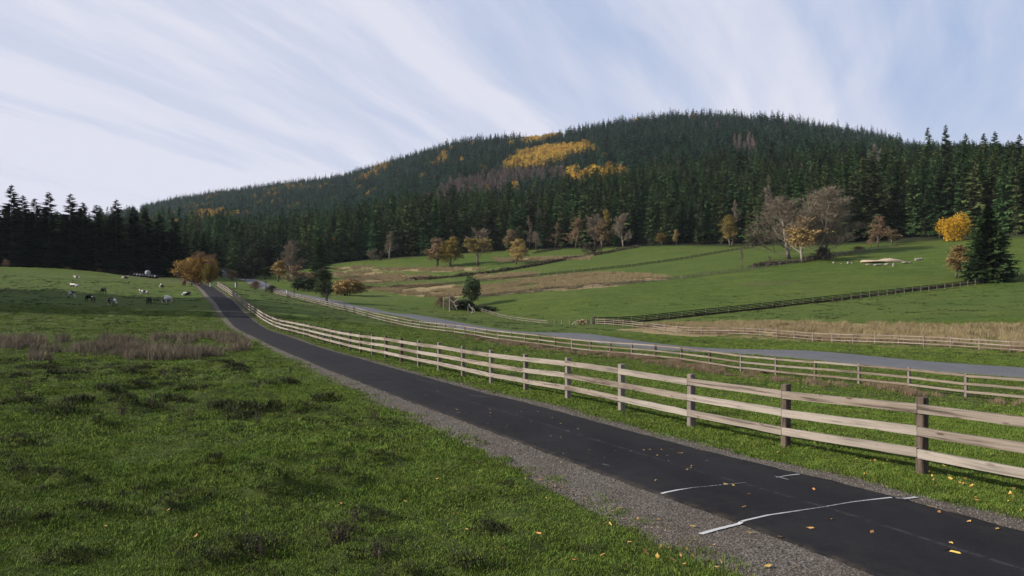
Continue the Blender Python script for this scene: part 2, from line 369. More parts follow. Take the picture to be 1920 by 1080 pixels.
t.links.new(col, bs.inputs['Base Color']); bump(t, bs, grain, .35, .006); M['path'] = m
m, t, bs, col, grain = asphalt('road_asphalt', (.095, .098, .108), (.125, .128, .14), (.145, .147, .155))
lane = mth(t, 'MULTIPLY', attr(t, 'track'), .35); col = mixc(t, lane, col, (.13, .13, .135))
col = mixc(t, mth(t, 'MULTIPLY', mth(t, 'MULTIPLY', attr(t, 'edge'), ramp(t, noise(t, 1.5, 5, .8), [(.4, (0, 0, 0)), (.6, (1, 1, 1))])), .8), col, (.11, .10, .06))
t.links.new(col, bs.inputs['Base Color']); bump(t, bs, grain, .3, .008); M['road'] = m
# gravel
m, t, bs = mat('crushed_gravel', .9, .25)
vo = t.nodes.new('ShaderNodeTexVoronoi'); vo.inputs['Scale'].default_value = 42
tcn = t.nodes.new('ShaderNodeTexCoord'); t.links.new(tcn.outputs['Object'], vo.inputs['Vector'])
bw = t.nodes.new('ShaderNodeRGBToBW'); t.links.new(vo.outputs['Color'], bw.inputs[0])
col = ramp(t, bw.outputs[0], [(.2, (.044, .038, .031)), (.5, (.105, .091, .075)), (.8, (.20, .176, .148))])
col = mixc(t, mth(t, 'MULTIPLY', ramp(t, noise(t, 1.1, 6, .7), [(.42, (0, 0, 0)), (.62, (1, 1, 1))]), .65), col, (.070, .048, .034))
t.links.new(col, bs.inputs['Base Color']); bump(t, bs, vo.outputs['Distance'], .8, .02); M['gravel'] = m
M['stone'] = simple('gravel_stone', (.062, .054, .045), (.20, .176, .148), 30, .85, rnd=1.1)
# timber
def timber(name, c1, c2, ck, st, rnd=.42):
    m, t, bs = mat(name, .8, .2)
    tcn = t.nodes.new('ShaderNodeTexCoord'); oi = t.nodes.new('ShaderNodeObjectInfo')
    add = t.nodes.new('ShaderNodeVectorMath'); add.operation = 'ADD'; t.links.new(tcn.outputs['Object'], add.inputs[0])
    cx = t.nodes.new('ShaderNodeCombineXYZ'); r_ = mth(t, 'MULTIPLY', oi.outputs['Random'], 60.0)
    for i in range(3): t.links.new(r_, cx.inputs[i])
    t.links.new(cx.outputs[0], add.inputs[1]); v = add.outputs[0]
    gr = noise(t, 1, 6, .62, v, .6, stretch=st); big = noise(t, 1.4, 4, .6, v)
    col = ramp(t, gr, [(.36, ck), (.44, c1), (.56, c2), (.64, c1), (.74, ck)])
    col = mixc(t, .8, col, ramp(t, big, [(.32, (.58, .55, .53)), (.5, (.92, .90, .88)), (.7, (1.15, 1.13, 1.10))]), 'MULTIPLY')
    vo = t.nodes.new('ShaderNodeTexVoronoi'); vo.inputs['Scale'].default_value = 1
    mp = t.nodes.new('ShaderNodeMapping'); mp.inputs['Scale'].default_value = tuple((5.5 if st[0] < 8 else 2.2) if q < 8 else 6.5 for q in st); t.links.new(v, mp.inputs[0]); t.links.new(mp.outputs[0], vo.inputs['Vector'])
    kn = ramp(t, vo.outputs['Distance'], [(.09, (1, 1, 1)), (.17, (0, 0, 0))]); col = mixc(t, mth(t, 'MULTIPLY', kn, .85), col, (.075, .045, .03))
    crk = noise(t, 1, 3, .5, v, .2, stretch=tuple(q * (1.6 if q > 8 else .8) for q in st)); col = mixc(t, mth(t, 'MULTIPLY', ramp(t, crk, [(.30, (1, 1, 1)), (.335, (0, 0, 0))]), .8), col, (.05, .035, .026))
    col = mixc(t, mth(t, 'MULTIPLY', oi.outputs['Random'], .45), col, (.27, .255, .235))
    hs = t.nodes.new('ShaderNodeHueSaturation'); vv = mth(t, 'MULTIPLY_ADD', oi.outputs['Random'], rnd); vv.node.inputs[2].default_value = 1 - rnd / 2
    t.links.new(vv, hs.inputs['Value']); t.links.new(col, hs.inputs['Color'])
    t.links.new(hs.outputs[0], bs.inputs['Base Color']); bump(t, bs, gr, .5, .01)
    return m
M['rail'] = timber('weathered_rail_timber', (.24, .195, .155), (.35, .295, .245), (.085, .062, .048), (1.6, 17, 17))
M['post'] = timber('weathered_post_timber', (.085, .062, .045), (.155, .118, .088), (.025, .018, .014), (26, 26, 1.6))
M['rail2'] = timber('roadside_rail_timber', (.22, .165, .125), (.33, .26, .20), (.09, .062, .046), (1.6, 17, 17))
M['rail3'] = timber('far_rail_timber', (.21, .145, .11), (.30, .22, .175), (.09, .062, .046), (1.6, 17, 17))
M['dark_rail'] = simple('dark_rail_timber', (.008, .008, .007), (.018, .018, .015), 3, .85, rnd=.4)
M['dark_post'] = simple('dark_post_timber', (.14, .13, .11), (.22, .20, .17), 4, .85, rnd=.4)
M['grey_wood'] = simple('grey_old_timber', (.10, .085, .068), (.22, .19, .155), 4, .9, rnd=.5)
M['pale_wood'] = simple('pale_dead_wood', (.28, .25, .21), (.42, .38, .33), 6, .85)
# vegetation
M['needle'] = simple('conifer_needles', (.022, .042, .016), (.058, .084, .028), .35, .85, rnd=1.0, spec=.1)
M['needle_left'] = simple('shaded_wood_needles', (.014, .030, .014), (.028, .050, .019), .6, .85, rnd=.6, spec=.1)  # darker needle copy, the wood's shade is put into the colour
M['needle_near'] = simple('broad_conifer_needles', (.020, .046, .015), (.060, .100, .030), 1.2, .85, rnd=.3, spec=.1)
M['needle_far'] = simple('hill_conifer_needles', (.018, .046, .028), (.046, .088, .050), .4, .9, rnd=1.1, spec=.08)
M['bark'] = simple('bark', (.07, .055, .043), (.16, .13, .105), 3, .95, bmp=.3, stretch=(4, 4, 1), rnd=.3)
M['pale_bark'] = simple('pale_bark', (.19, .165, .135), (.31, .275, .23), 3, .95, rnd=.3)
M['twig'] = simple('bare_twigs', (.15, .120, .086), (.26, .21, .155), 1, .95, rnd=.35)
M['twig_brown'] = simple('brown_twigs', (.17, .11, .065), (.27, .18, .105), 1, .95, rnd=.4)
M['twig_dark'] = simple('dark_twigs', (.05, .040, .033), (.10, .08, .065), 1, .95, rnd=.3)
M['gold'] = simple('golden_leaves', (.27, .155, .018), (.46, .29, .035), .8, .75, rnd=.8)
M['maple'] = simple('bright_yellow_leaves', (.30, .155, .008), (.50, .28, .016), .9, .7, rnd=.2)
M['olive'] = simple('olive_yellow_leaves', (.15, .115, .022), (.28, .20, .035), .7, .8, rnd=.3)
M['rust'] = simple('rusty_leaves', (.24, .165, .055), (.40, .285, .10), .7, .8, rnd=.4)
M['honey'] = simple('honey_leaves', (.31, .20, .045), (.50, .335, .08), .7, .8, rnd=.3)
M['tan_leaf'] = simple('tan_leaves', (.15, .105, .055), (.25, .18, .095), .7, .8, rnd=.4)
M['dark_leaf'] = simple('dark_green_leaves', (.018, .034, .012), (.045, .070, .022), 1.5, .8, rnd=.3)
M['grass'] = simple('short_grass', (.056, .090, .013), (.104, .140, .027), 2.5, .85, rnd=.8, spec=.08)
M['rush'] = simple('brown_rushes', (.085, .070, .045), (.20, .165, .115), 2, .9, rnd=.7)
M['drygrass'] = simple('tall_dry_grass', (.165, .128, .066), (.32, .255, .14), 2, .9, rnd=.6)
M['dull_tuft'] = simple('dull_green_tuft', (.012, .017, .006), (.045, .050, .018), 2, .9, rnd=.6)
M['weed'] = simple('dead_weed_stem', (.030, .027, .016), (.10, .082, .052), 8, .9, rnd=.5)
M['leaf'] = simple('fallen_yellow_leaf', (.34, .17, .04), (.58, .35, .11), 14, .7, rnd=1.0)
M['white'] = simple('white_paint', (.60, .60, .59), (.74, .74, .72), 8, .5)
M['black'] = simple('black_metal', (.012, .012, .013), (.028, .028, .03), 8, .5)
M['wrap'] = simple('black_silage_wrap', (.006, .007, .010), (.014, .015, .022), 2, .4, spec=.25)
M['tank'] = simple('grey_tank_shell', (.16, .175, .18), (.30, .32, .32), 1.5, .6)
M['sand'] = simple('pale_sand', (.33, .255, .185), (.46, .36, .27), 3, .9, bmp=.4, bd=.1)
M['rock'] = simple('field_stone', (.12, .11, .095), (.32, .29, .25), 3, .9, bmp=.4, rnd=.5)
m, t, bs = mat('worn_white_marking', .8, .2)
col = mixc(t, mth(t, 'MULTIPLY', ramp(t, noise(t, 28, 5, .75), [(.34, (0, 0, 0)), (.50, (1, 1, 1))]), attr(t, 'worn')), (.46, .46, .47), (.06, .06, .065))
t.links.new(col, bs.inputs['Base Color']); M['line'] = m
def cow_mat(name, thr, seed, c_dark=(.012, .011, .011), c_light=(.52, .50, .45)):
    m, t, bs = mat(name, .7, .2)
    tcn = t.nodes.new('ShaderNodeTexCoord'); mp = t.nodes.new('ShaderNodeMapping'); mp.inputs['Location'].default_value = (seed, seed * 2.3, seed * .7)
    t.links.new(tcn.outputs['Object'], mp.inputs[0])
    n = noise(t, 1.25, 1, .4, mp.outputs[0], .3); col = ramp(t, n, [(thr - .01, c_dark), (thr + .01, c_light)])
    t.links.new(col, bs.inputs['Base Color']); return m

# ------------------------------------------------------------------ the ground sheet
def poly_mask(px, py, polys):
    out = np.zeros(px.shape, bool)
    for P in polys:
        ins = np.zeros(px.shape, bool); n = len(P)
        for i in range(n):
            x1, y1 = P[i]; x2, y2 = P[(i + 1) % n]
            if y1 == y2: continue
            c_ = ((y1 > py) != (y2 > py)) & (px < (x2 - x1) * (py - y1) / (y2 - y1) + x1); ins ^= c_
        out |= ins
    return out
DRY = [[(626, 501), (700, 498), (706, 503), (630, 508)], [(622, 512), (700, 508), (712, 512), (640, 518), (622, 519)],
       [(650, 521), (720, 514), (800, 514), (800, 524), (700, 532), (655, 530)], [(690, 543), (780, 533), (868, 534), (880, 552), (840, 560), (760, 553)],
       [(706, 503), (900, 502), (900, 508), (706, 508)], [(925, 484), (1110, 480), (1100, 487), (940, 492)], [(896, 516), (1000, 512), (1000, 520), (898, 525)],
       [(898, 556), (1100, 540), (1262, 522), (1225, 515), (1120, 512), (1060, 515), (980, 527), (898, 538)]]
DRYHOLE = [[(920, 532), (1035, 528), (1040, 537), (930, 543)]]
DRY2 = [[(1215, 611), (1400, 604), (1560, 606), (1760, 611), (2100, 613), (2100, 680), (1290, 629), (1150, 617)]]
BROWN = [[(1380, 531), (1500, 523), (1512, 529), (1400, 540)], [(205, 514), (400, 522), (400, 534), (300, 529), (240, 522)], [(1640, 462), (1700, 459), (1700, 463), (1640, 466)]]
def build_ground():
    us = np.concatenate([[-12, -5, -3, -2, -1.5, -1.25, -1.0, -.9, -.8], np.linspace(-.72, .72, 700), [.8, .9, 1.0, 1.25, 1.5, 2, 3, 5, 12]])
    ys = [3.0]
    while ys[-1] < 3600:
        y = ys[-1]; st = .008 if y < 30 else (.010 if y < 120 else (.012 if y < 460 else .024)); ys.append(y * (1 + st))
    ys = np.array(ys); U, Y = np.meshgrid(us, ys); Xg = np.clip(U * Y, -5000, 5000)
    Z = np.maximum(ground_z(Xg, Y), -25)
    nr, nc = U.shape; V = np.stack([Xg, Y, Z], -1).reshape(-1, 3)
    idx = np.arange(nr * nc).reshape(nr, nc)
    Q = np.stack([idx[:-1, :-1], idx[:-1, 1:], idx[1:, 1:], idx[1:, :-1]], -1).reshape(-1, 4)
    me = fastmesh('ground', V, None, Q, True)
    px = PXu(U).ravel(); py = (540 + (EZ - height(Xg, Y)) / Y * F).ravel()
    x = Xg.ravel(); y = Y.ravel()
    def soft(polys, ax, ay, n=7):
        q = np.zeros(px.shape); wx = (fbm(x / 9, y / 14, 201, 3) - .5) * 2; wy = (fbm(x / 11, y / 17, 202, 3) - .5) * 2
        for k in range(n): q += poly_mask(px + wx * ax * 2 + rng.normal(0, ax * .5), py + wy * ay * 2 + rng.normal(0, ay * .6), polys)
        return q / n
    dry = np.clip(soft(DRY, 16, 1.6) - soft(DRYHOLE, 10, 1.5), 0, 1) * .78 * (y > 150)
    dry = np.maximum(dry, soft(DRY2, 14, 1.6) * (y > 70) * .75)
    far = (y > 215) & (y < 460) & (px > 620) & (px < 1200)
    dry = np.maximum(dry, far * .28 * poly_mask(px, py, [[(600, 560), (600, 500), (900, 500), (1060, 500), (900, 560)]]))
    mfd = (x - MF(y)) * mf_n[0]
    brown = poly_mask(px, py, BROWN) * .55
    brown = np.maximum(brown, np.where(y < 120, .75, 0) * sstep(-5, -1.5, mfd) * sstep(2.0, .5, mfd) * sstep(20, 30, y))
    lfd = (x - LF(y)) * .911
    brown = np.maximum(brown, .35 * sstep(-6, -4, lfd) * sstep(1, 0, lfd) * (y < 160))
    pdl = pdist(x, y)
    brown = np.maximum(brown, .62 * np.where(pdl < 0, sstep(-3.0, -2.5, pdl), sstep(2.6, 2.1, pdl)))
    brown = np.maximum(brown, .12 * (rush_mask(x, y) > .5))
    forest = sstep(-4, 4, y - edge_d(px)); thatch_shade = sstep(130, 60, y)  # last mask: painted blade shade and thatch, fading out with distance
    for nm, arr in (('dry', dry), ('brown', brown), ('forest', forest), ('thatch_shade', thatch_shade)):
        at = me.attributes.new(nm, 'FLOAT', 'POINT'); at.data.foreach_set('value', arr.astype(np.float32))
    o = obj('ground', me, M['ground']); tag(o, kind='structure')
    # behind the camera
    xs = np.concatenate([-np.geomspace(3000, 4, 26), np.linspace(-3, 3, 9), np.geomspace(4, 3000, 26)]); yb = np.concatenate([-np.geomspace(3000, 3, 30), [0, 1.5, 3.0]])
    XX, YY = np.meshgrid(xs, yb); ZZ = height(XX, YY); nr, nc = XX.shape; idx = np.arange(nr * nc).reshape(nr, nc)
    Q = np.stack([idx[:-1, :-1], idx[:-1, 1:], idx[1:, 1:], idx[1:, :-1]], -1).reshape(-1, 4)
    o = obj('ground', fastmesh('ground_back', np.stack([XX, YY, ZZ], -1), None, Q, True), M['ground']); tag(o, kind='structure')
RUSH = [[(-60, 635), (60, 637), (90, 650), (-60, 668)], [(55, 652), (130, 650), (128, 690), (60, 688)], [(110, 640), (165, 638), (160, 668), (115, 666)],
        [(165, 640), (275, 642), (270, 670), (170, 666)], [(235, 650), (320, 652), (310, 690), (240, 684)], [(280, 632), (440, 630), (470, 652), (420, 684), (320, 690), (285, 668)], [(455, 634), (480, 632), (525, 655), (480, 655)]]
def rush_mask(x, y):
    px = 960 + F * x / np.maximum(y, 1); py = 540 + (EZ - height(x, y)) / np.maximum(y, 1) * F
    return (poly_mask(px, py, RUSH) & (np.asarray(y) > 30)).astype(float)
build_ground()

# ------------------------------------------------------------------ path, gravel shoulders, road
def strip(name, line, offs, nrm, ys, dz, m, attrs=None, zfun=height, jit=None):
    n = len(offs); V = []
    along = np.array([-nrm[1], nrm[0]])
    for i, y0 in enumerate(ys):
        x0 = line(y0)
        for j, o_ in enumerate(offs):
            oo = o_ + (jit(i, j, y0) if jit else 0)
            V.append((x0 + nrm[0] * oo, y0 + nrm[1] * oo, dz[j]))
    V = np.array(V); V[:, 2] += zfun(V[:, 0], V[:, 1])
    idx = np.arange(len(V)).reshape(len(ys), n)
    Q = np.stack([idx[:-1, :-1], idx[:-1, 1:], idx[1:, 1:], idx[1:, :-1]], -1).reshape(-1, 4)
    me = fastmesh(name, V, None, Q, True)
    for k, arr in (attrs or {}).items():
        at = me.attributes.new(k, 'FLOAT', 'POINT'); at.data.foreach_set('value', np.tile(np.array(arr, np.float32), len(ys)))
    return tag(obj(name, me, m), kind='structure')
ysp = [-30.0]
while ysp[-1] < 300: ysp.append(ysp[-1] + max(.12, .012 * abs(ysp[-1])))
def pj(i, j, y):
    if j in (1, 7): return (vnoise(y * 2.3, j, 3) - .5) * .06 + (vnoise(y * 9, j, 4) - .5) * .035
    return 0
hw = PATH_HW; c0 = -3.4
eo = [-hw - .05, -hw, -hw + .12, -.35, .05, .45, hw - .12, hw, hw + .05]
strip('asphalt_path', PC, eo, pf_n, ysp, [-.12, .008, .015, .022, .025, .022, .015, .008, -.12], M['path'],
      {'edge': [1, 1, .3, 0, 0, 0, .3, 1, 1], 'scratch': [0, 0, 0, 0, 1, 0, 0, 0, 0]}, jit=pj)
def gw(y): return np.interp(y, [0, 10, 17, 45], [-.45, -.40, -.05, .40])
def gj(i, j, y):
    if j in (0, 1, 2): e_ = float(gw(ysp[i]))
    elif j in (4, 5, 6): e_ = -float(max(gw(ysp[i]), 0)) * .6
    else: e_ = 0
    return e_ + gj0(i, j, y)
def gj0(i, j, y):
    if j in (0, 1): return (fbm(y * .8, j * 0, 6, 3) - .5) * .55 + (vnoise(y * 6, 0, 8) - .5) * .16
    if j in (5, 6): return (fbm(y * .8, 5, 7, 3) - .5) * .4 + (vnoise(y * 6, 5, 8) - .5) * .14
    return 0
strip('gravel_shoulder', PC, [-2.72, -2.62, -2.0, 0, 1.9, 2.3, 2.4], pf_n, ysp, [-.09, -.022, -.012, -.012, -.012, -.022, -.09], M['gravel'], jit=gj)
ysr = list(np.arange(-40, 40, 1.5)) + list(np.arange(40, 470, 2.0))
def rj(i, j, y): return (vnoise(y * .7, j, 9) - .5) * .25 if j in (1, 9) else 0
rw = ROAD_HW
strip('road', MF, [12.3 + e for e in (-rw - .2, -rw, -rw + .3, -2.2, -1.2, 0, 1.2, 2.2, rw - .3, rw, rw + .2)], mf_n, ysr, [-.35, 0, .03, .05, .06, .08, .06, .05, .03, 0, -.35], M['road'],
      {'edge': [1, 1, .2, 0, 0, 0, 0, 0, .2, 1, 1], 'track': [0, 0, 0, 1, 0, 0, 0, 1, 0, 0, 0]}, jit=rj)
# painted marks
def painted(name, pts, w, worn, dz=.031, breaks=()):
    P = [hit(*p) for p in pts]; dense = []; W_ = []
    for (x0, y0), (x1, y1), w0, w1 in zip(P[:-1], P[1:], worn[:-1], worn[1:]):
        n = 14
        for k in range(n): dense.append((x0 + (x1 - x0) * k / n, y0 + (y1 - y0) * k / n)); W_.append(w0 + (w1 - w0) * k / n)
    dense.append(P[-1]); W_.append(worn[-1]); V = []
    for k, (x, y) in enumerate(dense):
        a_ = dense[max(k - 1, 0)]; b_ = dense[min(k + 1, len(dense) - 1)]; tx, ty = b_[0] - a_[0], b_[1] - a_[1]; l_ = math.hypot(tx, ty)
        ww = w * (1 + .3 * (vnoise(k * .7, w * 50, 2) - .5)) * (1 - .45 * W_[k])
        for s_ in (-1, 1): V.append((x - ty / l_ * ww / 2 * s_, y + tx / l_ * ww / 2 * s_))
    V = np.array(V); pd = np.abs(pdist(V[:, 0], V[:, 1])); z = height(V[:, 0], V[:, 1]) + np.interp(pd, [0, .35, 1.38, 1.5, 1.52, 3], [.025, .022, .015, .008, -.004, -.006]) + .006
    n = len(dense); Q = [(2 * k, 2 * k + 2, 2 * k + 3, 2 * k + 1) for k in range(n - 1)]
    me = fastmesh(name, np.column_stack([V, z]), None, Q); at = me.attributes.new('worn', 'FLOAT', 'POINT'); at.data.foreach_set('value', np.repeat(np.array(W_, np.float32), 2))
    return tag(obj(name, me, M['line']), kind='structure')
painted('road_marking', [(1313, 1001), (1345, 992), (1390, 981)], .070, [0, .05, .1])
painted('road_marking', [(1390, 980), (1440, 969), (1540, 955), (1600, 944), (1672, 935)], .05, [.1, .3, .9, .7, .1])
painted('road_marking', [(1680, 936), (1696, 935), (1718, 932)], .07, [.6, .5, .1])
painted('road_marking', [(1240, 927), (1272, 921), (1300, 917), (1400, 908)], .055, [0, .2, 1, 1])
painted('road_marking', [(1455, 898), (1475, 894), (1499, 891)], .045, [.9, .5, .1])
painted('road_marking', [(1452, 895), (1465, 898), (1478, 902)], .03, [.7, .5, .6])
for q in ([(694, 718), (715, 718), (746, 717)], [(880, 742), (905, 745), (925, 744)], [(560, 655), (575, 656), (590, 657)], [(1130, 872), (1137, 874), (1143, 875)], [(780, 712), (800, 716), (812, 718)]):
    painted('road_marking', q, .04, [.95, .85, .95])

# ------------------------------------------------------------------ fences
def fence(name, line_pts, spacing, hpost, pw, rails, railh, railt, mr, mp, label, side, hfn, top_over=0, wob=0.0, skip=None, cat='fence'):
    """line_pts: plan polyline; side: +1 rails on the left of the running direction"""
    P = np.array(line_pts, float); seg = np.linalg.norm(np.diff(P, axis=0), axis=1); cum = np.concatenate([[0], np.cumsum(seg)])
    n = int(round(cum[-1] / spacing)); s_ = np.linspace(0, cum[-1], n + 1)
    if spacing < 0: pass
    xs = np.interp(s_, cum, P[:, 0]); ys = np.interp(s_, cum, P[:, 1]); zs = height(xs, ys)
    root = empty(name, (xs[0], ys[0], zs[0])); tag(root, label, cat); o0 = Vector((xs[0], ys[0], zs[0]))
    pm = []
    for v in range(3):
        b_ = MB(); q = .012 if pw > .1 else .006
        b_.box((0, 0, hpost / 2 - .2), (pw - .0, pw - .0, hpost + .4)); me = b_.mesh('post')
        bm = bmesh.new(); bm.from_mesh(me); bmesh.ops.bevel(bm, geom=list(bm.edges), offset=q, segments=1, affect='EDGES')
        for vv in bm.verts: vv.co += Vector((random.uniform(-1, 1), random.uniform(-1, 1), random.uniform(-1, 1))) * .004
        bm.to_mesh(me); bm.free(); me.materials.append(mp); pm.append(me)
    rm = []
    for v in range(4):
        b_ = MB(); nseg = 6; i0 = 0; prev = None
        for k in range(nseg + 1):
            xx = k / nseg; w_ = random.uniform(-.006, .006); hh = railh / 2 * (1 + random.uniform(-.05, .05)); ring = [(-railt / 2, -hh), (railt / 2, -hh + .004), (railt / 2, hh - .004), (-railt / 2, hh)]
            for (a_, c_) in ring: b_.v.append((xx, a_ + w_ * .5, c_ + w_))
            if k: 
                for j in range(4):
                    p0 = (k - 1) * 4 + j; p1 = (k - 1) * 4 + (j + 1) % 4; b_.f.append((p0, p0 + 4, p1 + 4, p1))
        b_.f.append((0, 1, 2, 3)); e = nseg * 4; b_.f.append((e + 3, e + 2, e + 1, e))
        me = b_.mesh('rail'); me.materials.append(mr); rm.append(me)
    for i in range(n + 1):
        a_ = max(i - 1, 0); c_ = min(i + 1, n); ang = math.atan2(ys[c_] - ys[a_], xs[c_] - xs[a_])
        if skip and skip(i, 'post'): continue
        o = bpy.data.objects.new('post', random.choice(pm)); link(o, root)
        o.location = Vector((xs[i], ys[i], zs[i])) - o0; o.rotation_euler = (random.uniform(-1, 1) * wob, random.uniform(-1, 1) * wob, ang + random.choice((0, math.pi)))
        o.scale = (1, 1, 1 + random.uniform(-.012, .012) * (1 + wob * 30))
    for i in range(n):
        if skip and skip(i, 'rail'): continue
        p0 = Vector((xs[i], ys[i], zs[i])); p1 = Vector((xs[i + 1], ys[i + 1], zs[i + 1]))
        dv = p1 - p0; nrm = Vector((-dv.y, dv.x, 0)).normalized() * side * (pw / 2 + railt / 2 + .002)
        for rh in rails:
            j0 = random.uniform(-.012, .012) * (1 + wob * 40); j1 = random.uniform(-.012, .012) * (1 + wob * 40)
            a0 = p0 + Vector((0, 0, rh + j0)) + nrm; a1 = p1 + Vector((0, 0, rh + j1)) + nrm; d_ = a1 - a0
            o = bpy.data.objects.new('rail', random.choice(rm)); link(o, root)
            o.rotation_euler = d_.to_track_quat('X', 'Z').to_euler(); o.location = a0 - o0 + d_ * .0015; o.scale = (d_.length * .997, 1, 1)
    return root
# spacing follows the photograph's posts: first full post at 13.4 m
k_ = 2.93
pf_d0 = 13.4 - 4 * k_; nn = round((190 - pf_d0) / k_); pf_end = pf_d0 + nn * k_
fence('rail_fence', [(PF(pf_d0), pf_d0), (PF(pf_end), pf_end)], k_ * 1.0917, 1.31, .15, (.36, .735, 1.115), .155, .045, M['rail'], M['post'],
      'three rail timber fence of pale boards running beside the black asphalt path', +1, height)
k_ = 2.87; d0 = 39.8 - 4 * k_; nn = round((214 - d0) / k_); d1 = d0 + nn * k_
fence('rail_fence', [(MF(d0), d0), (MF(d1), d1)], k_ * 1.116, 1.18, .14, (.28, .67, 1.08), .115, .045, M['rail2'], M['post'],
      'brownish timber fence with three thin rails between mown strip and grey road', +1, height)
k_ = 2.92; d0 = 78 - 4 * k_; nn = round((152 - d0) / k_); d1 = d0 + nn * k_
fence('rail_fence', [(LF(d0), d0), (LF(d1), d1)], k_ * 1.097, 1.2, .13, (.3, .68, 1.05), .11, .04, M['rail3'], M['rail3'],
      'reddish timber fence across the grey road in front of tall dry grass', +1, height)
xs0, ys0 = LF(152.5), 152.5
fence('rail_fence', [(xs0, ys0), (xs0 + 1.863 * 66, ys0 + 66 * .985)], 3.15, 1.4, .17, (.32, .64, .96, 1.28), .18, .06, M['dark_rail'], M['dark_post'],
      'dark four rail fence climbing the pasture from the road corner to the big conifer', -1, height)
x2, y2 = xs0 + 1.863 * 66, ys0 + 65
fence('rail_fence', [(x2 + 1, y2 + .5), (x2 + 45, y2 + 28)], 3.1, 1.25, .14, (.4, .75, 1.1), .10, .04, M['dark_rail'], M['dark_post'],
      'dark rail fence continuing past the big conifer along the field edge', -1, height)
cv = [(X(px, d), d) for px, d in ((1100, 154), (1062, 160), (1010, 170), (950, 185), (915, 197), (893, 206), (880, 215))]
fence('rail_fence', cv, 2.9, 1.15, .15, (.45, .9), .11, .05, M['grey_wood'], M['grey_wood'],
      'old grey wooden fence curving round the pasture corner to the dark bush', +1, height, wob=.05, skip=lambda i, k: k == 'rail' and i < 5)
def pline(L_): return [(X(px, d), d) for px, d in L_]
fence('rail_fence', pline([(892, 224), (1020, 229), (1180, 235), (1276, 240)]), 3.2, 1.25, .16, (.35, .7, 1.05), .13, .05, M['grey_wood'], M['grey_wood'],
      'grey rail fence between dry reeds and the wide green pasture', +1, height, wob=.03)
fence('rail_fence', pline([(1280, 240.4), (1396, 250), (1527, 270), (1600, 288), (1685, 311)]), 3.4, 1.2, .16, (.35, .7, 1.05), .13, .05, M['grey_wood'], M['grey_wood'],
      'grey rail fence rising past the big bare trees to the wood', +1, height, wob=.04)
fence('rail_fence', pline([(775, 288), (898, 290), (1050, 299), (1180, 310), (1280, 330), (1415, 371)]), 3.6, 1.15, .2, (.3, .62, .95), .16, .06, M['dark_rail'], M['grey_wood'],
      'dark weathered fence dividing the upper green strips below the wood', +1, height, wob=.04)

# ------------------------------------------------------------------ instancing of stuff
def scatter(name, P, rz, sc, idx, protos, label, cat, tilt=0.0):
    """one object of kind stuff: copies of the prototypes on the given points"""
    col = bpy.data.collections.new(name + '_protos')
    for k, (me, m_) in enumerate(protos):
        if not me.materials: me.materials.append(m_)
        col.objects.link(bpy.data.objects.new('%s_kind_%02d' % (name, k), me))
    P = np.asarray(P, np.float32); n = len(P); me = bpy.data.meshes.new(name); me.vertices.add(n); me.vertices.foreach_set('co', P.ravel())
    rot = np.zeros((n, 3), np.float32); rot[:, 2] = rz; rot[:, 0] = rng.normal(0, tilt + 1e-6, n); rot[:, 1] = rng.normal(0, tilt + 1e-6, n)
    sc = np.asarray(sc, np.float32)
    if sc.ndim == 1: sc = np.repeat(sc[:, None], 3, 1)
    a_ = me.attributes.new('rot', 'FLOAT_VECTOR', 'POINT'); a_.data.foreach_set('vector', rot.ravel())
    a_ = me.attributes.new('scl', 'FLOAT_VECTOR', 'POINT'); a_.data.foreach_set('vector', sc.ravel())
    a_ = me.attributes.new('pick', 'INT', 'POINT'); a_.data.foreach_set('value', np.asarray(idx, np.int32))
    o = bpy.data.objects.new(name, me); COL.objects.link(o)
    g = bpy.data.node_groups.new(name + '_nodes', 'GeometryNodeTree'); g.interface.new_socket('Geometry', in_out='INPUT', socket_type='NodeSocketGeometry'); g.interface.new_socket('Geometry', in_out='OUTPUT', socket_type='NodeSocketGeometry')
    gi = g.nodes.new('NodeGroupInput'); go = g.nodes.new('NodeGroupOutput'); ip = g.nodes.new('GeometryNodeInstanceOnPoints'); ci = g.nodes.new('GeometryNodeCollectionInfo')
    ci.inputs['Collection'].default_value = col; ci.inputs['Separate Children'].default_value = True; ci.inputs['Reset Children'].default_value = True
    ip.inputs['Pick Instance'].default_value = True
    def na(nm, ty):
        q = g.nodes.new('GeometryNodeInputNamedAttribute'); q.data_type = ty; q.inputs['Name'].default_value = nm; return q.outputs['Attribute']
    e2r = g.nodes.new('FunctionNodeEulerToRotation'); l_ = g.links.new
    l_(na('rot', 'FLOAT_VECTOR'), e2r.inputs[0]); l_(e2r.outputs[0], ip.inputs['Rotation'])
    l_(na('scl', 'FLOAT_VECTOR'), ip.inputs['Scale']); l_(na('pick', 'INT'), ip.inputs['Instance Index'])
    l_(gi.outputs[0], ip.inputs['Points']); l_(ci.outputs[0], ip.inputs['Instance']); l_(ip.outputs[0], go.inputs[0])
    md = o.modifiers.new('scatter', 'NODES'); md.node_group = g
    return tag(o, label, cat, kind='stuff')

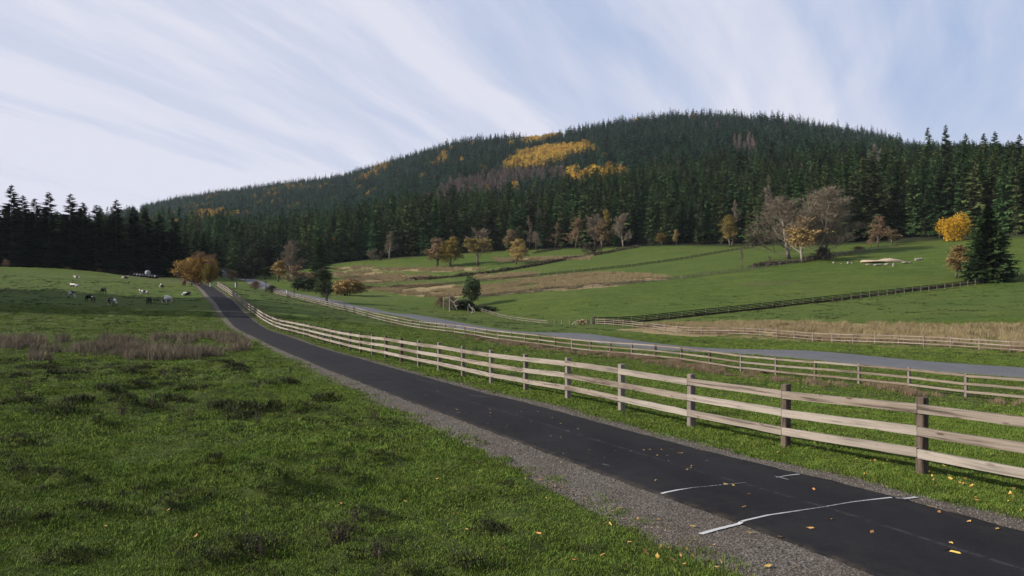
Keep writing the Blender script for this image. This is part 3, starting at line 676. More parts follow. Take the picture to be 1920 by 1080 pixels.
# ------------------------------------------------------------------ trees
def conifer_mesh(h, rad, nb, nspray, seed, droop=.25, bare=.08, wspr=.5, jag=.25, pw=.74):
    """crown of whorled drooping branches, each a spine with side sprays"""
    r_ = random.Random(seed); V = []; T = []
    def tri(a_, b_, c_): i = len(V); V.extend((a_, b_, c_)); T.append((i, i + 1, i + 2))
    for k in range(nb):
        t = (k + r_.random()) / nb; t = t ** 1.12; z = h * (bare + (1 - bare) * t)
        prof = (1 - t) ** pw * min(1, .6 + t * 3.2)
        Lb = rad * prof * r_.uniform(1 - jag, 1 + jag * .6) + .02 * h * .5; a0 = r_.uniform(0, 2 * math.pi); ca, sa = math.cos(a0), math.sin(a0)
        up = .35 * t - droop * (1 - t) + r_.uniform(-.08, .08)
        def pt(s_, lat=0, dz=0):
            rr = Lb * s_; zz_ = z + Lb * (up * s_ - .18 * s_ * s_ + .12 * s_ ** 3) + dz
            return (ca * rr - sa * lat, sa * rr + ca * lat, zz_)
        w0 = Lb * .16 + .10
        tri(pt(.1, -w0), pt(.1, w0), pt(1.0)); tri(pt(.15, 0, -w0 * 1.5), pt(.2, 0, w0 * .5), pt(.95))
        for j in range(nspray):
            s_ = .12 + .85 * (j + r_.random()) / nspray; side = 1 if r_.random() < .5 else -1
            ln = Lb * wspr * (1.15 - s_) * r_.uniform(.6, 1.2) + .25; fw = ln * r_.uniform(.35, .8)
            e = min(1.08, s_ + fw / Lb * .9); bw_ = ln * .46
            tri(pt(s_ - bw_ / Lb * .6, 0, .02), pt(min(s_ + bw_ / Lb * .8, 1), 0, .0), pt(e, side * ln * .8, -ln * r_.uniform(.05, .5)))
    # leader
    for j in range(5):
        a0 = r_.uniform(0, 6.28); tri((.06 * math.cos(a0), .06 * math.sin(a0), h * .93), (-.06 * math.cos(a0), -.06 * math.sin(a0), h * .93), (.25 * math.cos(a0 + 1) * .3, .25 * math.sin(a0 + 1) * .3, h * 1.02))
    return fastmesh('conifer_crown', np.array(V), np.array(T))
def trunk_mesh(h, r, n=7):
    b_ = MB(); b_.tube([(0, 0, -.5), (0, 0, h * .05), (.05, .02, h * .4), (0, 0, h * .93)], [r * 1.25, r, r * .55, r * .03], n); return b_.mesh('trunk', True)

def broadleaf(h, spread, seed, nlimb=9, lev=(7, 7, 6), leaf=0, leafsize=.4, leafzone=(0, 1), fork=.22, up=.5, twigw=.045, crown=(.25, 1.0), stems=1, curve=.0):
    """trunk + limbs, twigs, leaves as three meshes"""
    r_ = random.Random(seed); tb = MB(); V = []; F_ = []; LV = []
    def rv(s_=1): return Vector((r_.gauss(0, 1), r_.gauss(0, 1), r_.gauss(0, 1))) * s_
    def blade(a_, b_, w):
        d_ = (b_ - a_); s1 = d_.cross(rv()).normalized() * w; i = len(V); V.extend((tuple(a_ - s1), tuple(a_ + s1), tuple(b_ + s1 * .35), tuple(b_ - s1 * .35))); F_.append((i, i + 1, i + 2, i + 3))
    def leaves(p, n):
        zf = p.z / h
        if not (leafzone[0] <= zf <= leafzone[1]): return
        for _ in range(n):
            q = p + rv(leafsize * .9); a_ = rv().normalized() * leafsize * r_.uniform(.5, 1); b_ = a_.cross(rv()).normalized() * leafsize * r_.uniform(.4, .8)
            LV.append((tuple(q - a_), tuple(q + b_), tuple(q + a_), tuple(q - b_)))
    def inside(p): # keep to an egg shaped crown
        zf = (p.z / h - crown[0]) / (crown[1] - crown[0]); zf = min(1.05, max(-.1, zf)); w = spread * (max(0.02, math.sin(math.pi * min(1, max(.03, zf * .80 + .14))))) ** .6
        return math.hypot(p.x, p.y) <= w * 1.02 and p.z < h * 1.02
    def limb(p, d_, ln, rad, level):
        n = 4 if level == 0 else 3; pts = [p]; q = p.copy(); dd = d_.copy()
        for k in range(n):
            dd = (dd + rv(.16) + Vector((0, 0, up * .28))).normalized(); q = q + dd * ln / n
            if not inside(q): dd = (dd * .6 + (Vector((0, 0, h * .6)) - q).normalized() * .25).normalized()
            pts.append(q.copy())
        rads = [rad * (1 - .75 * k / n) for k in range(n + 1)]
        if level == 0: tb.tube(pts, rads, 5, False)
        else:
            for a_, b_, r0 in zip(pts[:-1], pts[1:], rads): blade(a_, b_, max(r0, twigw * .8)); blade(a_, b_, max(r0, twigw * .8))
        if level >= 2: 
            for _ in range(lev[2]):
                s_ = r_.uniform(.1, 1); k = min(int(s_ * n), n - 1); a_ = pts[k].lerp(pts[k + 1], s_ * n - k); e = a_ + ((dd + rv(.55)).normalized() * ln * r_.uniform(.4, .8)); blade(a_, e, twigw * .5)
                if leaf: leaves(e, leaf)
            return
        nc = lev[level]
        for j in range(nc):
            s_ = .18 + .82 * (j + r_.random()) / nc; k = min(int(s_ * n), n - 1); a_ = pts[k].lerp(pts[k + 1], s_ * n - k)
            nd = (dd * .75 + rv(.62)).normalized(); limb(a_, nd, ln * r_.uniform(.42, .62) * (1.1 - .4 * s_), rads[k] * .5, level + 1)
    for st in range(stems):
        off = Vector((r_.uniform(-.5, .5), r_.uniform(-.5, .5), 0)) * (.12 * spread if stems > 1 else 0); lean = rv(.12 * (stems > 1) + .03); lean.z = 0
        hf = h * .80; pts = [off + lean * hf * s_ + Vector((math.sin(s_ * 5 + seed) * .02 * h, math.cos(s_ * 4 + seed) * .02 * h, -.3 if s_ == 0 else 0)) + Vector((0, 0, hf * s_)) for s_ in (0, .2, .45, .7, 1)]
        r0 = h * .014 / math.sqrt(stems) + .04; tb.tube(pts, [r0 * 1.3, r0, r0 * .75, r0 * .45, r0 * .12], 7)
        for j in range(nlimb):
            s_ = fork + (1 - fork) * (j + r_.random() * .8) / nlimb; kk = [0, .2, .45, .7, 1]; i = max(k for k in range(4) if kk[k] <= min(s_, .999)); a_ = pts[i].lerp(pts[i + 1], (s_ - kk[i]) / (kk[i + 1] - kk[i]))
            az = r_.uniform(0, 6.283) + j * 2.4; el = .35 + .75 * s_ * up * 1.6 + r_.uniform(-.1, .15)
            d_ = Vector((math.cos(az) * math.cos(el), math.sin(az) * math.cos(el), math.sin(el)))
            ln = spread * (1.05 - .38 * s_) * r_.uniform(.8, 1.1); limb(a_, d_, max(ln, h * .16), r0 * .55 * (1.1 - .7 * s_), 0)
    me_t = tb.mesh('trunk', True); me_b = fastmesh('branches', np.array(V), None, np.array(F_))
    me_l = fastmesh('foliage', np.array(LV).reshape(-1, 3), None, np.arange(len(LV) * 4).reshape(-1, 4)) if LV else None
    return me_t, me_b, me_l
def leaf_ball(rx, rz, n, size, seed, base=0, lump=.25):
    """foliage mass: leaf faces in lumps over an ellipsoid's outer volume"""
    r_ = random.Random(seed); LV = []
    cl = []
    for _ in range(26):
        v = Vector((r_.gauss(0, 1), r_.gauss(0, 1), r_.gauss(0, 1))).normalized() * r_.uniform(.45, .85); cl.append(v)
    for _ in range(n):
        c_ = r_.choice(cl); v = c_ + Vector((r_.gauss(0, 1), r_.gauss(0, 1), r_.gauss(0, 1))).normalized() * r_.uniform(.3, 1) ** .5 * lump * 1.25
        if v.z < -.75: continue
        p = Vector((v.x * rx, v.y * rx, base + (v.z + 1) * rz)); a_ = Vector((r_.gauss(0, 1), r_.gauss(0, 1), r_.gauss(0, 1))).normalized() * size * r_.uniform(.5, 1); b_ = a_.cross(Vector((r_.gauss(0, 1), r_.gauss(0, 1), r_.gauss(0, 1)))).normalized() * size * .6
        LV.append((tuple(p - a_), tuple(p + b_), tuple(p + a_), tuple(p - b_)))
    return fastmesh('foliage', np.array(LV).reshape(-1, 3), None, np.arange(len(LV) * 4).reshape(-1, 4))

def put_tree(name, px, d, h, meshes, mats, label, cat='tree', group=None, sc=None, h0=None, rz=None, py=None):
    x, y = X(px, d), d; z = float(height(x, y)) - .15
    t_ = empty(name, (x, y, z), random.uniform(0, 6.28) if rz is None else rz); tag(t_, label, cat, group)
    s_ = h / h0 if h0 else 1; t_.scale = (s_ * (sc or 1), s_ * (sc or 1), s_)
    for me, m_, nm in meshes: 
        if me is None: continue
        if not me.materials: me.materials.append(m_)
        link(bpy.data.objects.new(nm, me), t_)
    return t_
def top_h(px, d, top): # height so that the tip reaches a row of the photograph
    return EZ + (540 - top) / F * d - float(height(X(px, d), d))

# --- near and front row conifers, one by one
cm_hi = [conifer_mesh(30, 5.2, 240, 13, s_, bare=.05, jag=.4) for s_ in (1, 2, 3)]
cm_mid = [conifer_mesh(30, w_, 165, 8, s_, bare=.07, wspr=.60, jag=.45, pw=p_) for s_, w_, p_ in ((11, 4.6, .74), (12, 4.0, .85), (13, 5.2, .55), (14, 4.4, .66), (15, 5.6, .78))]
cm_low = [conifer_mesh(h_, w_, 64, 5, s_, bare=.02, wspr=.95, jag=.45, pw=p_) for s_, w_, h_, p_ in ((21, 4.3, 26, .74), (22, 3.7, 28, .9), (23, 4.9, 24, .5), (24, 4.0, 26, .6), (25, 5.0, 21, .42), (26, 3.2, 24, .8), (27, 4.6, 27, .68))]
tr30 = trunk_mesh(30, .34); tr30.materials.append(simple('conifer_bark', (.045, .034, .026), (.11, .085, .068), 3, .95, rnd=.6))
def two(me, m_):
    c_ = me.copy(); c_.materials.clear(); c_.materials.append(m_); return c_
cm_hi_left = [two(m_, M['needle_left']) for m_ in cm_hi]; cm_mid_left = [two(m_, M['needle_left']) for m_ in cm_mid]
SKYL = [(22, 347, 296, 'tallest dark conifer at the head of the pasture, standing against the sky'), (43, 366, 300, 'dark conifer on the sun side shoulder of the tallest one above the pasture'),
        (-12, 372, 292, 'dark conifer cut by the picture edge above the cow pasture'), (66, 372, 304, 'short pointed conifer between two taller ones above the cow pasture'), (92, 360, 302, 'tall narrow dark conifer second in height over the pasture ridge'),
        (132, 363, 304, 'tall ragged conifer with open tip above the pasture cows'), (155, 379, 310, 'lower conifer tucked beside the ragged tall one'), (180, 384, 308, 'broad conifer with a blunt twin tip in the pasture wood'),
        (218, 374, 312, 'tall conifer standing out where the far hill meets the pasture wood'), (250, 388, 320, 'narrow conifer in front of the far hill end'), (272, 394, 330, 'slim conifer overlapping the foot of the far hill'),
        (300, 402, 336, 'conifer with a forked tip above the silage bales'), (326, 408, 342, 'last pointed conifer of the pasture wood before the orange bushy tree')]
for k, (px, top, d, lab) in enumerate(SKYL):
    d += 4
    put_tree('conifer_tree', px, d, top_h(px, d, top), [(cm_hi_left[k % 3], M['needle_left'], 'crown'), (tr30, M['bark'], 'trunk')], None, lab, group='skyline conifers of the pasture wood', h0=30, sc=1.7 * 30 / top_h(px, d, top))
SKYR = [(1740, 239, 455, 'pointed conifer breaking the skyline beside the tallest one of the hillside end'), (1773, 234, 450, 'tallest conifer breaking the skyline above the bright yellow tree'), (1811, 250, 455, 'conifer on the skyline just past the tallest tip'),
        (1845, 250, 450, 'thin topped conifer on the skyline above the big lone conifer'), (1866, 246, 440, 'sharp conifer tip on the skyline above the lone conifer'), (1912, 252, 430, 'conifer on the skyline at the picture edge')]
for k, (px, top, d, lab) in enumerate(SKYR):
    hh = top_h(px, d, top)
    put_tree('conifer_tree', px, d, hh, [(cm_hi[k % 3], M['needle'], 'crown'), (tr30, M['bark'], 'trunk')], None, lab, group='skyline conifers of the hillside end', h0=30, sc=1.5 * 30 / hh)
big_c = conifer_mesh(19.4, 7.4, 520, 20, 77, droop=.12, bare=.02, wspr=.40, jag=.38, pw=.66)
bt = trunk_mesh(20, .5)
put_tree('conifer_tree', 1853, 213, top_h(1853, 213, 381), [(big_c, M['needle_near'], 'crown'), (bt, M['bark'], 'trunk')], None, 'big lone dark conifer with wide shaggy boughs beside the dark rail fence', h0=20)

# --- the forest: jittered grid over the hill
def forest_points():
    P = []
    y = 288.0
    while y < 2250:
        st = 7.2 if y < 380 else (8.2 if y < 700 else 8.6 if y < 1100 else 8.8)
        xs = np.arange(-.80 * y, .80 * y, st); xs = xs + rng.uniform(-st * .45, st * .45, len(xs)); yy = y + rng.uniform(-st * .45, st * .45, len(xs))
        P.append(np.stack([xs, yy], 1)); y += st
    P = np.concatenate(P); px = PXu(P[:, 0] / P[:, 1]); e = edge_d(px)
    keep = (P[:, 1] > e + 3 + 5 * vnoise(P[:, 0] / 14, P[:, 1] / 14, 61)) & (P[:, 1] < crest_d(px) + 40)
    keep &= ~((np.abs(rdist(P[:, 0], P[:, 1])) < 7))
    far_l = (px < 330) & (P[:, 1] > 430) & (P[:, 1] < 1300); keep &= ~(far_l & (rng.random(len(P)) < .6))
    return P[keep]
FP = forest_points(); FZ = height(FP[:, 0], FP[:, 1]); fpx = PXu(FP[:, 0] / FP[:, 1]); fpy = 540 + (EZ - FZ) / FP[:, 1] * F - 10 * 1500 / FP[:, 1]
GOLD = [[(942, 304), (978, 286), (1030, 276), (1110, 272), (1114, 282), (1070, 298), (1015, 314), (946, 316)], [(975, 262), (1045, 246), (1055, 254), (985, 272)], [(1075, 338), (1108, 320), (1158, 315), (1170, 326), (1140, 338), (1105, 346), (1078, 344)], [(1060, 320), (1080, 318), (1080, 334), (1062, 334)]]
BARE = [[(780, 385), (800, 372), (850, 345), (960, 322), (1062, 322), (1068, 336), (960, 350), (900, 372), (860, 388), (800, 396)], [(1615, 320), (1660, 304), (1650, 336), (1620, 332)], [(1725, 300), (1790, 286), (1790, 302), (1740, 318)], [(1370, 268), (1420, 268), (1420, 290), (1380, 290)]]
nz = fbm(FP[:, 0] / 30, FP[:, 1] / 30, 71, 2)
jx = fpx + (nz - .5) * 30; jy = fpy + (fbm(FP[:, 0] / 30, FP[:, 1] / 30, 81, 2) - .5) * 16
gold = poly_mask(jx, jy, GOLD) & (FP[:, 1] > 600) & (rng.random(len(FP)) < .94)
rs = rng.random(len(FP))
speck = (vnoise(FP[:, 0] / 45, FP[:, 1] / 60, 91) > .80) & (rs < .22) & (FP[:, 1] > 550) & (fpx < 1000)
speck |= (rs < .0014) & (FP[:, 1] > 430)
speck |= poly_mask(fpx, fpy, [[(330, 420), (360, 400), (420, 395), (410, 412), (350, 428)], [(695, 316), (720, 302), (730, 312), (705, 322)], [(820, 300), (836, 284), (842, 296), (828, 306)]]) & (rs < .35) & (FP[:, 1] > 500)
bare = poly_mask(jx, jy, BARE) & (FP[:, 1] > 450) & (rs < .93)
bare |= (rs > .985) & (FP[:, 1] > 380) & (fpx > 700)
gold |= speck; bare &= ~gold; con = ~gold & ~bare
hs = (rng.normal(26, 5.0, len(FP)) + 12 * (fbm(FP[:, 0] / 60, FP[:, 1] / 80, 301, 2) - .5)).clip(13, 38); hs = hs * np.interp(FP[:, 1], [600, 1000, 2200], [1, .80, .72]); hs = np.where(FP[:, 1] < 420, rng.normal(29, 4.0, len(FP)).clip(18, 36), hs)
hs = np.where(gold, rng.uniform(16, 21, len(FP)), hs)
# keep the hill and wood outline as photographed on the pasture side
lim = np.interp(fpx, [-200, 0, 30, 120, 220, 330, 420, 520], [395, 395, 392, 398, 404, 418, 432, 425])
maxh = EZ + (540 - lim) / F * FP[:, 1] - FZ
leftw = (fpx < 520) & (FP[:, 1] < 480); hs = np.where(leftw, np.minimum(hs, maxh * rng.uniform(.8, 1.03, len(FP))), hs); hs = np.maximum(hs, 9)
limr = np.interp(fpx, [1690, 1730, 1920, 2200], [262, 262, 268, 280]); maxr = EZ + (540 - limr) / F * FP[:, 1] - FZ
hs = np.where((fpx > 1690), np.clip(hs, 8, np.maximum(maxr, 8) * rng.uniform(.62, 1.06, len(FP))), hs)
inframe = (fpx > -30) & (fpx < 1950)
app = np.where(con & inframe & (FP[:, 1] < edge_d(fpx) + 26), hs / FP[:, 1], 0)
front = np.argsort(-app)[:300 - len(SKYL) - len(SKYR) - 2]; front = front[app[front] > 0]
isf = np.zeros(len(FP), bool); isf[front] = True
for i in front:
    x, y = FP[i]; left = fpx[i] < 520; s_ = hs[i] / 30
    t_ = empty('conifer_tree', (x, y, FZ[i] - .2), random.uniform(0, 6.28)); t_.scale = (s_ * random.uniform(1.0, 1.35),) * 2 + (s_,)
    seg_l = [(60, 'behind the highest part of the cow pasture'), (200, 'behind the resting cows'), (330, 'behind the silage bales and tank'), (430, 'behind the orange bushy tree'), (520, 'behind the far road end')]
    seg_r = [(640, 'behind the pale bare roadside trees'), (780, 'behind the slender bare tree of the dry strips'), (930, 'behind the olive yellow pair of trees'), (1060, 'behind the small orange tree of the dry strip'), (1200, 'behind the brown bare trees of the wood edge'), (1360, 'behind the small golden trees of the upper field'), (1430, 'beside the slim bare tree with yellow foot'), (1600, 'behind the big pair of bare trees'), (1740, 'above the heap of pale sand'), (1840, 'behind the bright yellow maple'), (4000, 'behind the big lone conifer')]
    nm = next(q for v_, q in (seg_l if left else seg_r) if fpx[i] < v_)
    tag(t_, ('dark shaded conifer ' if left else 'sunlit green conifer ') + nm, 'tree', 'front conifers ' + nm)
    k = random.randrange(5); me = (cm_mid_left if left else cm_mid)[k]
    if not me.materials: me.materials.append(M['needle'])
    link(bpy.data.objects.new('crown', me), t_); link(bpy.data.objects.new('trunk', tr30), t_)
cm_mid_g = [two(m_, M['needle']) for m_ in cm_mid]
def inst(mask, name, protos, label, cat, base_h, wid=(.95, 1.45)):
    ii = np.nonzero(mask)[0]; s_ = hs[ii] / base_h; w_ = s_ * rng.uniform(*wid, len(ii))
    P = np.column_stack([FP[ii], FZ[ii] - .3]); 
    return scatter(name, P, rng.uniform(0, 6.28, len(ii)), np.column_stack([w_, w_, s_]), rng.integers(0, len(protos), len(ii)), protos, label, cat)
near_f = FP[:, 1] < 720
inst(con & ~isf & near_f, 'conifer_forest', [(m_, None) for m_ in cm_mid_g], 'dense conifers filling the lower slope behind the front rank', 'forest', 30)
inst(con & ~isf & ~near_f, 'hill_forest', [(m_, M['needle_far']) for m_ in cm_low], 'dark conifer forest covering the far hill up to its crest', 'forest', 26)
gb = [leaf_ball(5.2, 6.5, 620, .75, s_, 1.0, .42) for s_ in (5, 6, 7)]
inst(gold, 'autumn_grove', [(m_, M['gold']) for m_ in gb], 'golden autumn trees in patches high on the conifer hill', 'forest', 17, (.8, 1.15))
bb = []
for s_ in (31, 32, 33):
    mt, mb_, _ = broadleaf(15, 4.2, s_, 7, (5, 5, 4), twigw=.16, up=.9); bb.append(mb_)
bw_m = simple('hill_bare_twigs', (.13, .10, .085), (.23, .18, .155), .5, .95, rnd=.5)
inst(bare, 'bare_grove', [(m_, bw_m) for m_ in bb], 'leafless greyish brown trees in a band across the hill', 'forest', 18, (.9, 1.3))

# shade trees outside the frame that throw the band of shadow over the pasture
for k, (x, y) in enumerate([(-100, 101), (-104, 106), (-101, 110), (-106, 114), (-103, 118), (-108, 122), (-104, 126), (-109, 131), (-114, 103), (-116, 111), (-118, 119), (-119, 127), (-96, 97)]):
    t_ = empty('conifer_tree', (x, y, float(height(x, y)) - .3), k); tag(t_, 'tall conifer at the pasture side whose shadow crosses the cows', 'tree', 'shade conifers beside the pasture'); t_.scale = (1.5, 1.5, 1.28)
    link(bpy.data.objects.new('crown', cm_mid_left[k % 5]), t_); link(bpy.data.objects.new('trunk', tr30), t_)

# --- broadleaf trees seen one by one
kinds = {}
def bl(key, *a_, **k): 
    if key not in kinds: kinds[key] = broadleaf(*a_, **k)
    return kinds[key]
bl('bare', 20, 7.5, 3, 12, (8, 8, 7), twigw=.06, up=.8)
bl('bare2', 20, 7, 4, 9, (8, 8, 6), twigw=.06, up=1.0, stems=2)
bl('thin', 20, 4.2, 5, 9, (6, 6, 5), twigw=.06, up=1.1)
bl('mixlow', 18, 6.5, 6, 11, (8, 7, 6), leaf=1, leafsize=.30, leafzone=(0, .7), twigw=.06, up=.7)
bl('leafy', 15, 5.6, 8, 12, (8, 7, 6), leaf=2, leafsize=.26, leafzone=(0, 1), twigw=.06, up=.7, fork=.06, crown=(.0, 1))
bl('leafy2', 15, 5.0, 9, 11, (8, 7, 6), leaf=1, leafsize=.26, leafzone=(0, 1), twigw=.06, up=.9, fork=.14, crown=(.05, 1))
bl('bigbare', 25, 12.5, 12, 16, (9, 9, 7), twigw=.045, up=.9, fork=.08, crown=(.02, 1.0))
bl('bigbare2', 25, 11, 13, 10, (9, 9, 7), twigw=.045, up=1.15, fork=.08, stems=3, crown=(.02, 1.0))
bl('multi', 9, 5.6, 61, 8, (8, 7, 6), leaf=1, leafsize=.20, twigw=.04, up=.9, fork=.03, stems=5, crown=(-.1, 1))
bl('shrub', 5, 3.2, 14, 9, (6, 6, 5), twigw=.03, up=.9, fork=.02, stems=3, crown=(-.2, 1))
bl('shrubleaf', 5, 3.2, 15, 9, (6, 6, 5), leaf=3, leafsize=.24, twigw=.03, up=.8, fork=.02, stems=3, crown=(-.2, 1))
H0 = dict(multi=9, bare=20, bare2=20, thin=20, mixlow=18, leafy=15, leafy2=15, bigbare=25, bigbare2=25, shrub=5, shrubleaf=5)
WID = dict(multi=5, bare=7, bare2=6, thin=4.2, mixlow=6.5, leafy=5.6, leafy2=5, bigbare=11.5, bigbare2=9.5, shrub=3.2, shrubleaf=3.2)
for _k, (_t, _b, _l) in kinds.items():
    _c = np.empty(len(_b.vertices) * 3, np.float32); _b.vertices.foreach_get('co', _c); _c = _c.reshape(-1, 3)
    H0[_k] = float(np.percentile(_c[:, 2], 99.7)); WID[_k] = float(np.percentile(np.hypot(_c[:, 0], _c[:, 1]), 93))
mcache = {}
def tree(kind, px, d, top, width, label, leafm='rust', twigm='twig', barkm='bark', name='tree', cat='tree', group=None):
    mt, mb_, ml = kinds[kind]; h = top_h(px, d, top); x = X(px, d)
    t_ = empty(name, (x, d, float(height(x, d)) - .1), random.uniform(0, 6.28)); tag(t_, label, cat, group)
    w = width / F * d / 2 / WID[kind]; t_.scale = (w, w, h / H0[kind])
    for me, mm, nm in ((mt, barkm, 'trunk'), (mb_, twigm, 'crown'), (ml, leafm, 'foliage')):
        if me is None: continue
        key = (me.name, mm)
        if key not in mcache: mcache[key] = two(me, M[mm])
        link(bpy.data.objects.new(nm, mcache[key]), t_)
    return t_
tree('multi', 375, 192, 472, 60, 'rusty orange bushy tree at the far bend of the asphalt path', 'honey', 'twig_brown')
tree('multi', 359, 196, 492, 34, 'reddish tan crown leaning out on the cow side of the orange path tree', 'tan_leaf', 'twig_brown')
tree('multi', 394, 189, 486, 26, 'olive yellow tree squeezed beside the orange one at the path bend', 'olive', 'twig_brown')
tree('leafy', 474, 400, 458, 42, 'dark evergreen broadleaf tree near the far end of the road', 'dark_leaf', 'twig_dark')
tree('leafy2', 497, 345, 500, 22, 'small round dark tree behind the roadside brambles', 'dark_leaf', 'twig_dark')
tree('bare2', 543, 330, 450, 46, 'tall pale bare tree with upswept stems by the far road', twigm='twig', barkm='pale_bark')
tree('leafy2', 522, 325, 488, 26, 'orange leafed tree at the foot of the pale bare roadside tree', 'rust', 'twig_brown')
tree('mixlow', 556, 290, 496, 40, 'brownish half bare tree beside the far road bend', 'tan_leaf', 'twig_brown')
tree('shrubleaf', 568, 285, 515, 30, 'dull green shrub under the half bare roadside tree', 'dark_leaf', 'twig_dark', name='shrub', cat='shrub')
tree('leafy2', 585, 300, 510, 30, 'grey brown thicket tree between bare tree and dark conifer', 'tan_leaf', 'twig')
hh = top_h(600, 330, 440)
put_tree('conifer_tree', 600, 330, hh, [(cm_hi[1], M['needle'], 'crown'), (tr30, M['bark'], 'trunk')], None, 'dark pointed conifer standing alone behind the roadside trees', h0=30, sc=1.3 * 30 / hh)
tree('leafy', 610, 205, 503, 40, 'dark round leafed tree next to the far road below the lone conifer', 'dark_leaf', 'twig_dark')
tree('shrubleaf', 655, 262, 519, 44, 'low rust coloured bush at the edge of the dry strips', 'rust', 'twig_brown', name='shrub', cat='shrub')
tree('bare', 731, 445, 434, 27, 'slender bare tree standing before the dark wood above the dry strips', twigm='twig', barkm='pale_bark')
tree('bare', 700, 445, 468, 22, 'small crooked bare tree by the wood edge', twigm='twig')
tree('thin', 714, 446, 470, 14, 'thin little bare tree next to the crooked one', twigm='twig')
tree('leafy2', 821, 395, 446, 36, 'tan half bare tree paired with the yellow one above the dry fields', 'tan_leaf', 'twig_brown')
tree('leafy', 845, 392, 443, 38, 'olive yellow rounded tree of the pair above the dry fields', 'olive', 'twig_brown')
tree('mixlow', 897, 385, 427, 46, 'grey topped tree with yellowish lower crown in the strip fields', 'olive', 'twig')
tree('leafy', 969, 375, 446, 36, 'small orange tree on a dark forked trunk in the dry strip', 'rust', 'twig_brown')
tree('leafy2', 960, 452, 430, 26, 'tan tree behind the small orange one at the wood edge', 'tan_leaf', 'twig_brown')
tree('leafy2', 972, 455, 424, 20, 'dull green young tree at the wood edge', 'dark_leaf', 'twig_brown')
tree('thin', 993, 452, 404, 16, 'thin tall bare tree in front of the wood', twigm='twig')
tree('bare', 1004, 448, 434, 26, 'low bare tree below the thin tall one', twigm='twig')
tree('thin', 1042, 450, 417, 24, 'narrow brown bare tree in the gap of the wood edge', twigm='twig_brown')
tree('bare', 1082, 440, 409, 46, 'wide drooping brown tree at the wood edge', twigm='twig_brown')
tree('bare2', 1116, 435, 400, 34, 'greyish tangled tree next to the wide drooping one', twigm='twig')
tree('leafy2', 1137, 440, 392, 18, 'narrow golden topped tree at the wood edge', 'olive', 'twig_brown')
tree('leafy2', 1128, 425, 412, 32, 'tan weeping tree below the golden topped one', 'tan_leaf', 'twig_brown')
tree('bare', 1168, 420, 399, 32, 'fan shaped pale bare tree at the wood edge', twigm='twig', barkm='pale_bark')
tree('shrub', 1112, 400, 455, 44, 'low dark bare bush in the field hedge line', twigm='twig_dark', name='shrub', cat='shrub')
tree('leafy2', 1240, 418, 436, 18, 'small golden tree under the conifers', 'olive', 'twig_brown')
tree('leafy2', 1268, 416, 430, 10, 'tiny orange tree under the conifers', 'rust', 'twig_brown')
tree('thin', 1375, 398, 376, 26, 'tall slim grey bare tree against the conifers', twigm='twig')
tree('leafy2', 1367, 395, 402, 28, 'yellowish lower tree at the foot of the slim bare one', 'olive', 'twig_brown')
tree('bigbare', 1474, 282, 366, 128, 'broad spreading bare tree with low arching limbs, first of the big pair', twigm='twig', barkm='pale_bark')
tree('bigbare2', 1538, 290, 352, 140, 'tallest domed bare tree with dense upright twigs, second of the big pair', twigm='twig', barkm='pale_bark')
tree('mixlow', 1502, 266, 405, 62, 'pale trunked tree with some orange leaves before the big bare pair', 'rust', 'twig_brown', 'pale_bark')
tree('shrub', 1545, 270, 462, 34, 'dark bare thicket at the base of the big bare trees', twigm='twig_dark', name='shrub', cat='shrub')
tree('mixlow', 1647, 322, 404, 28, 'slender tan tree near the top of the rising fence', 'tan_leaf', 'twig_brown')
tree('bare', 1634, 318, 440, 22, 'low reddish bare tree beside the slender tan one', twigm='twig_brown')
tree('leafy2', 1672, 335, 430, 26, 'dull olive bush tree under the conifers', 'tan_leaf', 'twig_dark')
tree('shrub', 1612, 300, 461, 26, 'small reddish bush on the rising fence line', twigm='twig_brown', name='shrub', cat='shrub')
tree('thin', 1391, 262, 462, 12, 'little bare sapling alone in the upper pasture', twigm='twig')
tree('thin', 1441, 262, 478, 12, 'tiny pale sapling by the rising fence', twigm='twig')
tree('leafy2', 1795, 221, 459, 40, 'small rust and tan tree leaning on the big lone conifer', 'rust', 'twig_brown')
# bright yellow maple
bl_t = broadleaf(10.5, 5, 41, 8, (5, 5, 3), twigw=.06, fork=.2)
yb = leaf_ball(5.6, 6.0, 5600, .32, 9, -1.2, .40)
put_tree('maple_tree', 1789, 314, top_h(1789, 314, 401), [(bl_t[0], M['bark'], 'trunk'), (yb, M['maple'], 'crown')], None, 'bright yellow rounded maple before the dark conifers', h0=10.9)
# bush at the fence corner
cb = leaf_ball(2.3, 3.4, 2600, .24, 19, .6, .36); ct = trunk_mesh(4.5, .14)
put_tree('shrub', 885, 213, top_h(885, 213, 519), [(ct, M['bark'], 'trunk'), (cb, M['dark_leaf'], 'crown')], None, 'dark green bush tree at the corner of the old grey fence', 'shrub', h0=7.2)
tree('shrubleaf', 872, 207, 559, 26, 'bramble thicket under the dark corner bush', 'dark_leaf', 'twig_dark', name='shrub', cat='shrub')
tree('shrubleaf', 905, 205, 571, 40, 'trailing dark brambles spreading inside the pasture corner', 'dark_leaf', 'twig_dark', name='shrub', cat='shrub')
tree('shrub', 846, 205, 553, 34, 'grey tangle of dead twigs by the old fence corner', twigm='twig', name='shrub', cat='shrub')
tree('shrub', 826, 210, 555, 22, 'smaller brown tangle of twigs beside the corner stakes', twigm='twig_brown', name='shrub', cat='shrub')
tree('shrub', 478, 245, 526, 22, 'reddish bramble clump by the roadside, smaller of two', twigm='twig_brown', name='shrub', cat='shrub')
tree('shrub', 508, 218, 534, 26, 'dark reddish bramble clump where the roadside fence starts', twigm='twig_dark', name='shrub', cat='shrub')
tree('shrub', 436, 330, 505, 26, 'bare reddish bush beyond the end of the path fence', twigm='twig_brown', name='shrub', cat='shrub')
